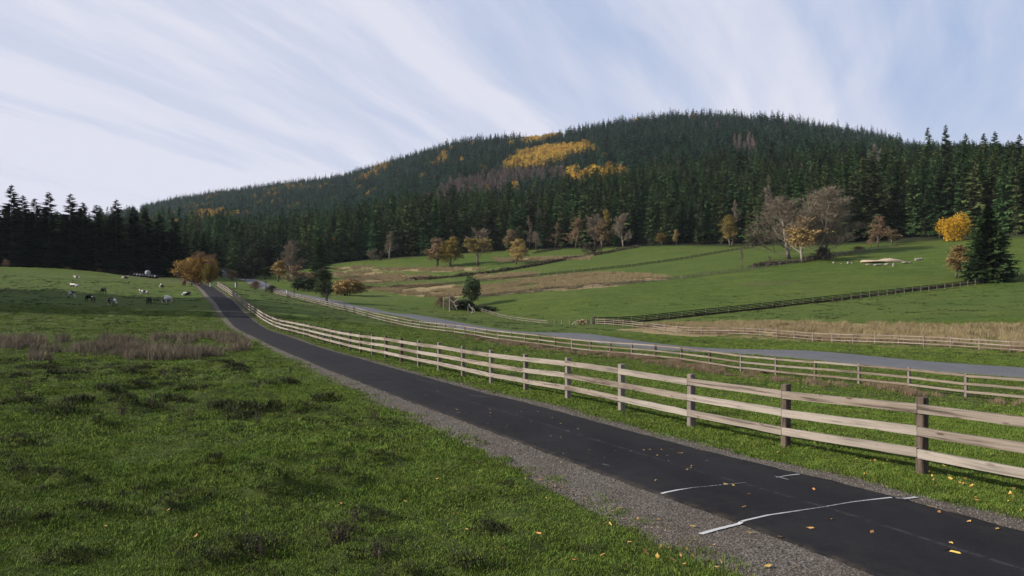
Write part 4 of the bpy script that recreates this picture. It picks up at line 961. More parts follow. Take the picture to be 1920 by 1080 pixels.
for px, d, top, w_, lab in ((128, 297, 500, 14, 'first brown scrub at the foot of the pasture wood'), (186, 303, 503, 12, 'small tan scrub at the foot of the pasture wood'), (215, 306, 505, 22, 'low dark scrub clump behind the silage bales'), (250, 312, 508, 20, 'grey scrub behind the silage bales'), (12, 290, 485, 14, 'small olive scrub at the edge of the shaded wood')):
    tree('shrub', px, d, top, w_, lab, twigm='twig_brown' if w_ < 15 else 'twig_dark', name='shrub', cat='shrub')

# overgrown hedge line in the strip fields
def hedge(name, line, n, hgt, wid, m_, label):
    P = np.array(pline(line)); seg = np.linalg.norm(np.diff(P, axis=0), axis=1); cum = np.concatenate([[0], np.cumsum(seg)]); s_ = rng.uniform(0, cum[-1], n)
    x = np.interp(s_, cum, P[:, 0]) + rng.normal(0, wid, n); y = np.interp(s_, cum, P[:, 1]) + rng.normal(0, wid, n); hh = hgt * (.35 + 1.0 * vnoise(s_ / 5, s_ * 0, 3))
    z = height(x, y) + rng.random(n) * hh; a_ = rng.normal(0, 1, (n, 3)); a_ /= np.linalg.norm(a_, axis=1)[:, None]; b_ = np.cross(a_, rng.normal(0, 1, (n, 3))); b_ /= np.linalg.norm(b_, axis=1)[:, None]
    c_ = np.column_stack([x, y, z]); sz = rng.uniform(.2, .5, n)[:, None]
    V = np.stack([c_ - a_ * sz, c_ + b_ * sz * .5, c_ + a_ * sz, c_ - b_ * sz * .5], 1).reshape(-1, 3)
    return tag(obj(name, fastmesh(name, V, None, np.arange(4 * n).reshape(-1, 4)), m_), label, 'hedge')
hm = simple('hedge_scrub', (.028, .022, .016), (.095, .072, .05), 1.5, .95)
hedge('hedge', [(760, 342), (868, 340), (952, 350), (1048, 370)], 4200, 1.5, .5, hm, 'dark overgrown hedge bank crossing the dry strip fields')
hedge('hedge', [(1048, 370), (1113, 390), (1196, 414)], 1800, 1.6, .6, hm, 'scrubby hedge climbing to the wood edge between green strips')
hedge('hedge', [(1410, 262), (1500, 268), (1560, 279)], 2200, 1.3, .7, hm, 'brown scrub along the rising fence below the big bare trees')
hedge('hedge', [(1000, 425), (1050, 440)], 600, 1.0, .6, hm, 'short dark hedge in the far corner by the wood')
hedge('hedge', [(1110, 153.5), (1184, 157), (1530, 181), (1720, 202), (1885, 216)], 3800, .35, .22, hm, 'dark weeds and shadow line along the foot of the dark rail fence')  # dark strip stands in for the fence's shadow as well as weeds
hedge('hedge', [(640, 300), (700, 292), (770, 289)], 1500, 1.1, .8, hm, 'dark weedy bank at the road end of the strip fields')

# ------------------------------------------------------------------ grass and ground cover
def tuft(n, rad, hmin, hmax, w, lean, seed, curl=.3):
    r_ = random.Random(seed); V = []; T = []
    for _ in range(n):
        a0 = r_.uniform(0, 6.283); rr = rad * math.sqrt(r_.random()); x, y = math.cos(a0) * rr, math.sin(a0) * rr; h = r_.uniform(hmin, hmax); b0 = r_.uniform(0, 6.283); cx, cy = math.cos(b0) * w / 2, math.sin(b0) * w / 2
        d0 = r_.uniform(0, 6.283); ln = lean * r_.random(); mx_, my_ = math.cos(d0) * ln * h * .35, math.sin(d0) * ln * h * .35; ex, ey = math.cos(d0) * ln * h, math.sin(d0) * ln * h
        i = len(V); V += [(x - cx, y - cy, -.01), (x + cx, y + cy, -.01), (x + mx_ + cx * .8, y + my_ + cy * .8, h * .55), (x + mx_ - cx * .8, y + my_ - cy * .8, h * .55), (x + ex, y + ey, h * (1 - curl * ln * .5))]
        T += [(i, i + 1, i + 2), (i, i + 2, i + 3), (i + 3, i + 2, i + 4)]
    return fastmesh('tuft', np.array(V), np.array(T))
gp = [tuft(44, .15, .012, .038, .006, 1.6, s_) for s_ in range(5)] + [tuft(40, .12, .03, .065, .007, 1.3, 50 + s_) for s_ in range(2)]
def grass_pts(y0, y1, dens, us=(-.98, 1.15)):
    area = (us[1] - us[0]) * (y1 ** 2 - y0 ** 2) / 2; n = int(area * dens)
    y = np.sqrt(rng.uniform(y0 ** 2, y1 ** 2, n)); x = rng.uniform(us[0], us[1], n) * y
    pd = pdist(x, y); rd = rdist(x, y)
    ed = (fbm(y * .8, y * 0, 6, 3) - .5) * .55
    gwv = np.interp(y, [0, 10, 17, 45], [-.45, -.40, -.05, .40]); ok = ((pd < -2.60 + gwv + ed * .9) | (pd > 2.16 - np.maximum(gwv, 0) * .6 + (fbm(y * .8, y * 0 + 5, 7, 3) - .5) * .4)) & (np.abs(rd) > ROAD_HW + .05)
    # a few tufts invade the shoulder
    ok |= ((pd > -2.75 + gwv) & (pd < -2.1 + gwv * .8) & (rng.random(n) < .10)) | ((pd > 1.9) & (pd < 2.4) & (rng.random(n) < .12))
    return x[ok], y[ok]
G = []
for (a0, a1, dens, s0, zs) in ((1.5, 9, 170, 1.0, 1.0), (9, 16, 110, 1.15, 1.05), (16, 30, 42, 1.8, 1.25), (30, 62, 11, 3.1, 1.3), (62, 115, 3.4, 5.0, 1.5)):
    x, y = grass_pts(a0, a1, dens); n = len(x); s_ = s0 * rng.uniform(.75, 1.3, n)
    lush = fbm(x / 1.7, y / 1.7, 101, 2); zsc = zs * rng.uniform(.7, 1.25, n) * (0.45 + 1.1 * lush)
    keepd = rng.random(n) < (.55 + .9 * fbm(x / 1.1, y / 1.1, 111, 2))
    pk = np.where(rng.random(n) < .12 + .25 * (lush > .6), rng.integers(5, 7, n), rng.integers(0, 5, n))
    G.append((x[keepd], y[keepd], s_[keepd], zsc[keepd], pk[keepd]))
x = np.concatenate([g[0] for g in G]); y = np.concatenate([g[1] for g in G]); s_ = np.concatenate([g[2] for g in G]); zsc = np.concatenate([g[3] for g in G]); pk = np.concatenate([g[4] for g in G])
scatter('grass', np.column_stack([x, y, fine_height(x, y)]), rng.uniform(0, 6.28, len(x)), np.column_stack([s_, s_, zsc]), pk, [(m_, M['grass']) for m_ in gp], 'short pasture grass covering the near ground', 'grass', tilt=.08)
# dull weedy tufts and tussocks
dt = [tuft(50, .16, .03, .13, .009, 1.5, 200 + s_) for s_ in range(4)]
PX = []; 
for (mx_, my_, r_, hh) in MOUNDS:
    n = int(10 + 22 * r_); PX.append(np.column_stack([mx_ + rng.normal(0, r_ * .75, n), my_ + rng.normal(0, r_ * .55, n), rng.uniform(.6, 1.25, n) * (1 if my_ < 20 else 1.8)]))
yy = np.sqrt(rng.uniform(5 ** 2, 46 ** 2, 5200)); xx = rng.uniform(-.75, .3, 5200) * yy; q = fbm(xx / 1.6, yy / 1.2, 131, 3) + .12 * rng.random(5200); k_ok = (q > .66) & (pdist(xx, yy) < -3.1)
PX.append(np.column_stack([xx[k_ok], yy[k_ok], rng.uniform(.5, 1.0, k_ok.sum()) * (1 + yy[k_ok] / 35)]))
yy = np.sqrt(rng.uniform(46 ** 2, 110 ** 2, 9000)); xx = rng.uniform(-.75, -.3, 9000) * yy; q = fbm(xx / 1.3, yy / 1.6, 132, 3); k_ok = (q > .66) & (pdist(xx, yy) < -3.1)
PX.append(np.column_stack([xx[k_ok], yy[k_ok], rng.uniform(.7, 1.3, k_ok.sum())]))
yy = np.sqrt(rng.uniform(62 ** 2, 205 ** 2, 60000)); xx = rng.uniform(-.72, .75, 60000) * yy; q = fbm(xx / 2.2, yy / 3.0, 133, 3) + rng.normal(0, .03, 60000); k_ok = (q > .665) & (np.abs(pdist(xx, yy)) > 3) & (np.abs(rdist(xx, yy)) > 4.5)
PX.append(np.column_stack([xx[k_ok], yy[k_ok], rng.uniform(1.0, 2.3, k_ok.sum())]))
PX = np.concatenate(PX); n = len(PX)
scatter('weedy_tufts', np.column_stack([PX[:, :2], fine_height(PX[:, 0], PX[:, 1])]), rng.uniform(0, 6.28, n), PX[:, 2] * np.array([[1], [1], [.72]]).T.repeat(n, 0)[:, :].T[0] if False else np.column_stack([PX[:, 2], PX[:, 2], PX[:, 2] * .62]), rng.integers(0, 4, n), [(m_, M['dull_tuft']) for m_ in dt], 'dull weedy tufts dotted over the near pasture', 'weeds', tilt=.15)
# brown rushes
rp = [tuft(30, .26, .25, .80, .014, .6, 300 + s_) for s_ in range(4)]
yy = rng.uniform(44, 82, 15000); xx = rng.uniform(-.72, -.27, 15000) * yy; ok = (rush_mask(xx, yy) > .5) & (pdist(xx, yy) < -3.0) & (fbm(xx / 1.5, yy / 2.6, 141, 3) + rng.normal(0, .05, 15000) > .585); xx = xx[ok]; yy = yy[ok]; n = len(xx)
sc_ = rng.uniform(.7, 1.25, n) * (.6 + .7 * fbm(xx / 4, yy / 4, 142, 2)) * 1.0
scatter('brown_rushes', np.column_stack([xx, yy, fine_height(xx, yy)]), rng.uniform(0, 6.28, n), sc_, rng.integers(0, 4, n), [(m_, M['rush']) for m_ in rp], 'band of brown rushes crossing the pasture', 'rushes', tilt=.1)
# tall dry grass: beyond the reddish fence, and in the strip fields
yy = rng.uniform(60, 152, 42000); xx = rng.uniform(.05, .80, 42000) * yy; px = PXu(xx / yy); py = 540 + (EZ - height(xx, yy)) / yy * F
ok = poly_mask(px, py, [[(1230, 610), (1400, 606), (1560, 608), (1760, 613), (2200, 615), (2200, 720), (1290, 640), (1180, 616)]]) & ((xx - LF(yy)) > .8) & (fbm(xx / 2.4, yy / 3, 151, 3) > .43 + .12 * (xx < 28)); a1 = np.column_stack([xx, yy])[ok]
yy = rng.uniform(210, 300, 30000); xx = rng.uniform(-.2, .22, 30000) * yy; px = PXu(xx / yy); py = 540 + (EZ - height(xx, yy)) / yy * F
ok = poly_mask(px, py, DRY) & (fbm(xx / 6, yy / 6, 152, 2) > .42); a2 = np.column_stack([xx, yy])[ok]
yy = rng.uniform(300, 450, 34000); xx = rng.uniform(-.24, .12, 34000) * yy; px = PXu(xx / yy); py = 540 + (EZ - height(xx, yy)) / yy * F
ok = poly_mask(px + rng.normal(0, 6, 34000), py + rng.normal(0, .8, 34000), DRY) & (fbm(xx / 7, yy / 7, 152, 2) > .40); a2 = np.concatenate([a2, np.column_stack([xx, yy])[ok]])
yy = rng.uniform(24, 95, 14000); off = rng.normal(-1.0, 1.3, 14000); xx = MF(yy) + off; ok = (off > -4.2) & (off < 1.2) & (fbm(xx / 1.2, yy / 1.6, 153, 3) + rng.normal(0, .06, 14000) > .60); a3 = np.column_stack([xx, yy])[ok]
A = np.concatenate([a1, a2]); n = len(A); sc_ = rng.uniform(.8, 1.5, n) * np.where(A[:, 1] > 200, 1.0, .85)
dg = [tuft(36, .4, .4, .85, .024, .6, 400 + s_) for s_ in range(4)]
scatter('tall_dry_grass', np.column_stack([A, height(A[:, 0], A[:, 1])]), rng.uniform(0, 6.28, n), sc_, rng.integers(0, 4, n), [(m_, M['drygrass']) for m_ in dg], 'tall straw coloured grass beyond the reddish fence and in the dry strips', 'dry grass', tilt=.12)
n = len(a3); dw = simple('fence_foot_weeds', (.12, .088, .055), (.25, .185, .115), 2, .9, rnd=.7)
scatter('fence_weeds', np.column_stack([a3, fine_height(a3[:, 0], a3[:, 1])]), rng.uniform(0, 6.28, n), rng.uniform(.2, .5, n), rng.integers(0, 4, n), [(two(m_, dw), dw) for m_ in dg], 'brown weeds and dry grass at the foot of the roadside fence', 'weeds', tilt=.2)
# gravel stones
def stone(seed):
    r_ = random.Random(seed); bm = bmesh.new(); bmesh.ops.create_icosphere(bm, subdivisions=1, radius=.5)
    sx, sy, sz = r_.uniform(.8, 1.3), r_.uniform(.6, 1), r_.uniform(.4, .7)
    for v in bm.verts: v.co *= r_.uniform(.75, 1.15); v.co.x *= sx; v.co.y *= sy; v.co.z *= sz
    me = bpy.data.meshes.new('stone'); bm.to_mesh(me); bm.free(); return me
def stones(y0, y1, dens, smin, smax):
    L_ = (y1 - y0) * 1.092; n = int(L_ * 2.3 * dens); y = rng.uniform(y0, y1, n); side = rng.random(n) < .6
    gwv = np.interp(y, [0, 10, 17, 45], [-.45, -.40, -.05, .40]); o_ = np.where(side, -1.45 - (1.5 - gwv) * rng.random(n), rng.uniform(1.45, 2.55, n)); x0 = PC(y); oo = o_; xx = x0 + pf_n[0] * oo; yy = y + pf_n[1] * oo
    edge_ok = rng.random(n) < np.where(side, sstep(-3.0, -2.5, o_ - gwv), sstep(2.6, 2.1, o_)) + .05
    s_ = smin + (smax - smin) * rng.random(n) ** 2.2; return np.column_stack([xx, yy, height(xx, yy) - .014, s_])[edge_ok]
ST = np.concatenate([stones(3, 14, 900, .012, .042), stones(14, 26, 330, .02, .055), stones(26, 48, 90, .03, .08)])
n = len(ST); scatter('loose_gravel', ST[:, :3], rng.uniform(0, 6.28, n), ST[:, 3], rng.integers(0, 5, n), [(stone(s_), M['stone']) for s_ in range(5)], 'crushed grey stones loose on the path shoulders', 'gravel', tilt=.4)

# ------------------------------------------------------------------ fallen leaves, one by one
def leaf_mesh(seed):
    r_ = random.Random(seed); V = [(0, 0, .012)]; n = 9
    for k in range(n):
        a0 = 2 * math.pi * k / n; rr = .5 * (1 if k % 2 == 0 else r_.uniform(.55, .8)) * (1.15 if k == 0 else 1); V.append((rr * math.cos(a0), rr * .62 * math.sin(a0), r_.uniform(0, .16)))
    Tt = [(0, k + 1, (k + 1) % n + 1) for k in range(n)]; return fastmesh('leaf', np.array(V), np.array(Tt))
lm = [leaf_mesh(s_) for s_ in range(5)]
for me in lm: me.materials.append(M['leaf'])
lpos = []
for px, py, s_ in ((1361, 911, .13), (1375, 913, .1), (1404, 929, .09), (1396, 953, .1), (1558, 977, .12), (1520, 994, .14), (1635, 1001, .11), (1778, 1035, .17), (1792, 1040, .15), (1783, 1022, .12), (1526, 920, .1), (1228, 904, .08), (1440, 1063, .15), (1240, 835 + 10, .07), (1184, 848, .08), (1207, 846, .08), (1219, 845, .08), (1232, 856, .09), (1251, 867, .1), (1288, 883, .09), (1325, 866, .09), (1105, 846, .09), (1108, 859, .08), (1154, 848, .08), (1260, 844, .08), (1301, 988, .12), (1234, 975, .1), (1163, 953, .1), (1196, 974, .1), (1407, 1000, .12), (1464, 1010, .09), (1496, 1062, .11),
                   (1741, 952, .1), (1760, 964, .1), (1817, 981, .11), (1870, 995, .1), (1555, 862, .09), (1600, 884, .09), (1607, 840, .09), (1590, 855, .09), (1640, 866, .09), (1678, 880, .1), (1690, 890, .1), (1782, 900, .1), (1806, 909, .09), (1822, 912, .09), (1848, 913, .08), (1755, 914, .1), (1829, 936, .1), (1832, 942, .13), (1850, 947, .1), (1735, 883, .09), (1900, 930, .1),
                   (330, 952, .1), (446, 988, .1), (198, 990, .13), (100, 1037, .09), (353, 1010, .1), (366, 1010, .09), (187, 852, .08), (300, 845, .08), (515, 858, .08), (568, 864, .07), (586, 878, .1), (429, 831, .07), (478, 833, .07), (316, 970, .09), (700, 842, .07), (876, 997, .08), (960, 968, .08), (1010, 1010, .1), (780, 905, .08), (820, 900, .08), (900, 930, .08), (941, 1040, .1), (1055, 1025, .11), (1080, 1055, .12), (1143, 1010, .1), (1210, 1040, .12), (1232, 1050, .14), (1262, 1055, .14), (1135, 985, .09), (985, 900, .07), (890, 870, .07), (1130, 1045, .1), (1330, 1057, .11), (1178, 1068, .12), (1010, 940, .08), (1060, 955, .09), (1098, 935, .08), (1040, 912, .08), (960, 880, .07), (760, 940, .08), (850, 960, .09), (640, 940, .08)):
    lpos.append((px, py, s_ * .8))
for _ in range(150):
    if random.random() < .55: px, py = random.uniform(1380, 1915), 0; py = 800 + (px - 1380) * .26 + random.gauss(0, 25)
    elif random.random() < .5: px = random.uniform(1000, 1400); py = 905 + (px - 1000) * .42 + random.gauss(0, 25) + 10
    else: px = random.uniform(760, 1300); py = 745 + (px - 760) * .25 + random.gauss(0, 22)
    if py < 1078: lpos.append((px, py, random.uniform(.035, .075)))
for px, py, s_ in lpos:
    x, y = hit(px, py); pd = float(pdist(x, y)); z = float(fine_height(x, y))
    if abs(pd) < PATH_HW: where, z = 'asphalt', float(height(x, y)) + .024
    elif -2.7 < pd < 2.3: where, z = 'gravel', z + .008
    else: where, z = 'grass', z + .03
    o = bpy.data.objects.new('fallen_leaf', random.choice(lm)); link(o); o.location = (x, y, z); o.rotation_euler = (random.gauss(0, .12), random.gauss(0, .12), random.uniform(0, 6.28)) if where != 'grass' else (random.gauss(0, .5), random.gauss(0, .5), random.uniform(0, 6.28)); o.scale = (s_ * 1.0, s_ * random.uniform(.75, 1.1), s_)
    tag(o, {'asphalt': 'yellow autumn leaf lying on the black asphalt path', 'gravel': 'yellow autumn leaf lying on the gravel shoulder of the path', 'grass': 'yellow or tan autumn leaf lying in the short grass'}[where], 'leaf', 'fallen leaves on the ' + where)

# ------------------------------------------------------------------ dead weeds, one by one
def weed_mesh(seed, n=9, h=.5, leafy=.4, single=False):
    r_ = random.Random(seed); b_ = MB()
    for k in range(1 if single else n):
        a0 = r_.uniform(0, 6.28); ln = h * r_.uniform(.45, 1); tl = r_.uniform(.05, .55) * (0.2 if single else 1); x0, y0 = r_.gauss(0, .05), r_.gauss(0, .05)
        pts = [Vector((x0, y0, -.02))]
        for j in range(1, 4):
            f = j / 3; pts.append(Vector((x0 + math.cos(a0) * tl * ln * f ** 1.3 + r_.gauss(0, .012), y0 + math.sin(a0) * tl * ln * f ** 1.3 + r_.gauss(0, .012), ln * f)))
        b_.tube(pts, [.007, .006, .004, .002], 3, False)
        for j in range(int(leafy * 14)):
            p = pts[0].lerp(pts[3], r_.uniform(.05, .9)); v = Vector((r_.gauss(0, 1), r_.gauss(0, 1), r_.gauss(0, .6))).normalized() * r_.uniform(.02, .07) * (h * 2.2); w = v.cross(Vector((r_.gauss(0, 1), r_.gauss(0, 1), 1))).normalized() * .012
            b_.tri(tuple(p - w), tuple(p + w), tuple(p + v))
    return b_.mesh('weed')
for k, (px, py, h, n, sg, lab) in enumerate(((456, 1022, .42, 1, True, 'single thin dry stalk standing upright in the near grass'), (487, 1042, .34, 12, False, 'dead weed with tangled roots next to the upright dry stalk'), (512, 1045, .30, 1, True, 'short leaning dry stalk beside the tangled weed'), (640, 1030, .36, 26, False, 'largest dark leafy dead weed in the near grass'), (712, 1050, .26, 14, False, 'small grey dead weed beside the largest dark one'), (668, 978, .3, 6, False, 'slim dead weed behind the largest dark one'),
        (322, 790, .8, 4, False, 'thin dead thistle stems in the middle pasture'), (355, 785, .75, 5, False, 'brown dead thistle beside the thin stems'), (285, 770, .8, 5, False, 'tall dry weed in front of the rushes, dark base'), (57, 735, .7, 9, False, 'dark branching weed in the pasture near the picture edge'), (395, 770, .5, 6, False, 'low forked weed in the middle pasture'), (480, 735, .6, 12, False, 'bushy dry weed nearest the gravel shoulder'), (95, 690, .8, 22, False, 'dense dark weed clump right before the rushes'), (248, 706, .7, 18, False, 'dark weed clump below the central rushes'), (310, 712, .7, 20, False, 'wide dark weed clump beside the tall dry weed'), (165, 706, .6, 14, False, 'low dark weed clump between the rush clumps'), (35, 755, .6, 14, False, 'grey green weed clump at the picture edge'), (545, 700, .5, 10, False, 'pale dry weeds beside the path shoulder'), (455, 690, .5, 9, False, 'small dark weed near the end of the rushes'), (230, 780, .5, 16, False, 'flattened dark tussock of weeds on a low mound'), (485, 800, .4, 8, False, 'small black weed in the open grass'), (700, 798, .35, 12, False, 'dark weed tuft in the grass beside the gravel'))):
    x, y = hit(px, py); me = weed_mesh(500 + k, n, h, .15 if sg else .6, sg); o = obj('dead_weed', me, M['weed'], None, (x, y, float(fine_height(x, y))), 0); tag(o, lab, 'weed')

# ------------------------------------------------------------------ cows
def skinned(name, verts, edges, radii, sub=1):
    me = bpy.data.meshes.new(name + '_skel'); me.from_pydata(verts, edges, []); o = bpy.data.objects.new(name + '_skel', me); COL.objects.link(o)
    sk = o.modifiers.new('skin', 'SKIN'); sk.use_smooth_shade = True
    for i, r_ in enumerate(radii): me.skin_vertices[0].data[i].radius = (r_, r_) if not isinstance(r_, tuple) else r_
    me.skin_vertices[0].data[0].use_root = True
    sb = o.modifiers.new('sub', 'SUBSURF'); sb.levels = sub; sb.render_levels = sub
    dg_ = bpy.context.evaluated_depsgraph_get(); res = bpy.data.meshes.new_from_object(o.evaluated_get(dg_)); bpy.data.objects.remove(o); res.name = name; return res
def cow_mesh(pose):
    if pose == 'lying': zb = .48; 
    else: zb = 1.02
    v = [(0, 0, zb), (-.45, 0, zb), (-.78, 0, zb + .06), (.42, 0, zb), (.72, 0, zb + .06)]; r_ = [(.36, .40), (.35, .39), (.24, .28), (.34, .38), (.24, .30)]
    e = [(0, 1), (1, 2), (0, 3), (3, 4)]
    if pose == 'grazing': v += [(1.0, 0, zb - .22), (1.18, 0, .42), (1.32, 0, .14)]
    else: v += [(.98, 0, zb + .26), (1.14, 0, zb + .42), (1.40, 0, zb + .30)]
    r_ += [(.15, .17), (.13, .14), (.075, .08)]; e += [(4, 5), (5, 6), (6, 7)]
    i = len(v); v += [(-.94, 0, zb - .12), (-.95, 0, zb - (.62 if pose != 'lying' else .36))]; r_ += [.035, .03]; e += [(2, i), (i, i + 1)]
    if pose != 'lying':
        for s_ in (-1, 1):
            i = len(v); v += [(.60, .17 * s_, .70), (.62, .18 * s_, .40), (.60, .18 * s_, .04)]; r_ += [.12, .065, .06]; e += [(4, i), (i, i + 1), (i + 1, i + 2)]
            i = len(v); v += [(-.68, .18 * s_, .72), (-.80, .19 * s_, .44), (-.74, .19 * s_, .04)]; r_ += [.15, .07, .06]; e += [(2, i), (i, i + 1), (i + 1, i + 2)]
    else:
        for s_ in (-1, 1):
            i = len(v); v += [(.62, .30 * s_, .18), (.95, .34 * s_, .08)]; r_ += [.12, .06]; e += [(4, i), (i, i + 1)]
            i = len(v); v += [(-.62, .34 * s_, .2), (-.30, .46 * s_, .10)]; r_ += [.17, .07]; e += [(2, i), (i, i + 1)]
    return skinned('cow', v, e, r_)
cmesh = {p: cow_mesh(p) for p in ('grazing', 'lying', 'standing')}
COWS = [(134, 559, 2.9, 'grazing', .50, 1.0, 'black and white spotted cow grazing nearest the picture edge'), (168, 566, -.35, 'grazing', .64, 2.0, 'mostly black cow with white belly grazing in the shadow band'), (210, 573.5, -.5, 'grazing', .50, 3.1, 'patchy cow grazing lowest in the shadow band, head turned away'),
        (194, 551.5, -.7, 'grazing', .75, 4.2, 'small all black cow grazing above the shadow band'), (279, 573.5, -1.4, 'grazing', .80, 5.0, 'black cow seen from behind in the shadow band'), (312, 566, 2.6, 'grazing', .50, 6.3, 'white backed cow with black rump behind another one'), (315, 571, -1.9, 'grazing', .44, 7.7, 'mostly white cow with spots facing the camera'),
        (271, 550, 3.0, 'lying', .40, 8.1, 'white cow with two black spots lying down'), (348, 554, .2, 'lying', .52, 9.4, 'black and white cow lying closest to the path'), (303, 537, 2.2, 'lying', .50, 10.2, 'small white and grey cow lying under the silage bales'), (145, 522.5, 3.1, 'lying', .48, 11.5, 'white headed cow with black rear lying highest on the slope'), (140, 539, 3.0, 'lying', .47, 12.2, 'grey and white cow lying between slope top and shadow band'),
        (306, 521, .6, 'standing', .85, 13.0, 'black cow standing beyond the silage bales')]
for px, py, az, pose, thr, seed, lab in COWS:
    x, y = hit(px, py, 100); me = two(cmesh[pose], cow_mat('cow_hide', thr, seed)); o = obj('cow', me, None, None, (x, y, float(fine_height(x, y)) - .02), az, (.86,) * 3); tag(o, lab, 'cow', 'cattle in the pasture')
for px, py, az, lab in ((234, 523, 1.0, 'brown and white cow at the field edge beside the bales'), (345, 536, 1.8, 'dark red brown cow under the orange tree')):
    x, y = hit(px, py, 100); me = two(cmesh['standing' if px > 300 else 'lying'], cow_mat('red_hide', .5 if px < 300 else .9, px, (.10, .03, .018))); o = obj('cow', me, None, None, (x, y, float(fine_height(x, y)) - .02), az); tag(o, lab, 'cow', 'cattle in the pasture')

# ------------------------------------------------------------------ farm things
def bale_mesh(r, l):
    b_ = MB(); n = 18; prof = [(0, r * .86), (.12 * l, r), (.5 * l, r * 1.02), (.88 * l, r), (l, r * .86)]
    b_.tube([(q[0], 0, r * .96) for q in prof], [q[1] for q in prof], n); return b_.mesh('bale', True)
bm_ = bale_mesh(.62, 1.2)
px = 250.0; k = 0
names_b = ['black wrapped silage bale at the near end of the row', 'black wrapped silage bale second in the row, pale end showing', 'third black wrapped silage bale of the row', 'fourth black wrapped silage bale in the row', 'fifth black silage bale, just before the grey tank', 'black silage bale right in front of the grey tank', 'black silage bale past the grey tank', 'last black silage bale of the row, by the sandy patch']
for k in range(8):
    pxx = 251 + 5.6 * k; x, y = hit(pxx, 524.5 + k * .25, 200); y = 282 - k * 1.0; x = X(pxx, y)
    o = obj('silage_bale', bm_, M['wrap'], None, (x, y, float(height(x, y)) - .03), random.uniform(-.25, .25)); tag(o, names_b[k], 'bale', 'row of black silage bales')
x, y = X(277, 290), 290; z = float(height(x, y)); tk = empty('tank', (x, y, z)); tag(tk, 'grey upright tank with domed top behind the silage bales', 'tank')
b_ = MB(); b_.tube([(0, 0, -.1), (0, 0, 2.0), (0, 0, 2.35), (0, 0, 2.5)], [.95, .95, .75, .2], 18); b_.build('shell', M['tank'], tk, True)
b_ = MB(); b_.tube([(0, 0, 2.48), (0, 0, 2.62)], [.22, .22], 10); b_.build('lid', M['black'], tk)
b_ = MB(); b_.tube([(.9, -.4, .2), (1.15, -.5, .2), (1.15, -.5, .0)], [.05, .05, .05], 6); b_.build('outlet_pipe', M['black'], tk)
# marker posts
def marker(px, py, d, h, w, m_, lab, name='marker_post'):
    x = X(px, d); z = float(height(x, d)); r_ = empty(name, (x, d, z)); tag(r_, lab, 'post'); b_ = MB(); b_.box((0, 0, h / 2 - .15), (w, w * .8, h + .3), jit=.01); b_.build('shaft', m_, r_)
    b_ = MB(); i = 0; b_.box((0, 0, h + .02), (w * 1.15, w * .95, .04)); b_.build('cap', m_, r_); return r_
marker(441.5, 535, 232, 1.3, .24, M['white'], 'white marker post paired with a dark one by the road')
marker(443.8, 535, 231, 1.5, .26, M['black'], 'dark marker post paired with the white one by the road')
marker(393.6, 542, 183, .9, .15, M['white'], 'short white post where the path passes the orange tree')
marker(537, 543, 262, .9, .25, M['white'], 'small white box post beyond the road under the bare trees')
marker(486, 543, 236, 1.5, .28, M['grey_wood'], 'leaning grey stake in the roadside brambles')
# dark lamp posts beside the road
def lamp(px, d, h, lab):
    x = X(px, d); z = float(height(x, d)); r_ = empty('street_lamp', (x, d, z)); tag(r_, lab, 'street lamp', 'short dark lamp posts along the road')
    b_ = MB(); b_.tube([(0, 0, -.2), (0, 0, .4), (0, 0, h)], [.15, .12, .10], 8); b_.build('pole', M['black'], r_)
    b_ = MB(); b_.box((0, 0, .12), (.34, .34, .28)); b_.build('base', M['black'], r_)
    b_ = MB(); b_.tube([(-.55, 0, h + .05), (.0, 0, h + .10), (.55, 0, h + .07)], [.07, .10, .07], 8); b_.build('lamp_head', M['black'], r_)
lamp(613.5, 163, 3.3, 'nearest short dark lamp post beside the roadside fence'); lamp(551.5, 196, 2.7, 'second short dark lamp post beside the roadside fence'); lamp(498.5, 232, 2.9, 'third short dark lamp post, in the brambles'); lamp(460.5, 330, 2.6, 'farthest short dark lamp post by the road end')
# stakes and dead branches at the fence corner
marker(831.5, 579, 204, 3.2, .16, M['pale_wood'], 'tall pale stake nearest the twig tangle', 'stake'); marker(842.5, 584, 201, 4.0, .20, M['pale_wood'], 'tallest pale stake standing at the road edge of the corner', 'stake'); marker(877.5, 585, 198, 2.0, .2, M['grey_wood'], 'grey stake at the foot of the corner bush', 'stake')
def snag(px, d, pts, rad, lab):
    x = X(px, d); b_ = MB()
    for P_ in pts: b_.tube(P_, [rad * (1 - .6 * k / (len(P_) - 1)) for k in range(len(P_))], 5)
    o = b_.build('dead_branch', M['pale_wood'], None, True); o.location = (x, d, float(height(x, d))); tag(o, lab, 'branch')
snag(858, 203, [[(0, 0, 0), (-.5, 0, 1.2), (-1.0, .1, 2.2), (-1.9, .1, 2.9)], [(-1.0, .1, 2.2), (-.3, 0, 2.8), (.4, 0, 3.2)], [(-.5, 0, 1.2), (.3, .1, 1.5)]], .12, 'crooked pale dead branch leaning between stakes and corner bush')
snag(884, 198, [[(.2, 0, 0), (.3, 0, .9), (-.4, 0, 1.9), (-.7, 0, 2.5)], [(.6, 0, .1), (.8, 0, .8), (.1, 0, 1.6)], [(0, 0, .2), (.5, 0, .3), (1.0, .1, .6)]], .14, 'bleached broken branches at the foot of the dark corner bush')
snag(1083, 156, [[(-1.2, 0, 0), (-.7, 0, .6), (0, .1, 1.0), (.1, .1, 1.1)], [(-.6, 0, 0), (-.2, 0, .7)]], .08, 'pale arching dead branch at the end of the old grey fence')
hb = leaf_ball(1.0, .55, 900, .22, 71, -.15, .4); o = obj('straw_heap', hb, M['drygrass'], None, (X(1094, 156), 156, float(height(X(1094, 156), 156)))); o.scale = (1.2, 1.2, 1.1); tag(o, 'pale heap of dry straw at the junction of three fences', 'straw heap')
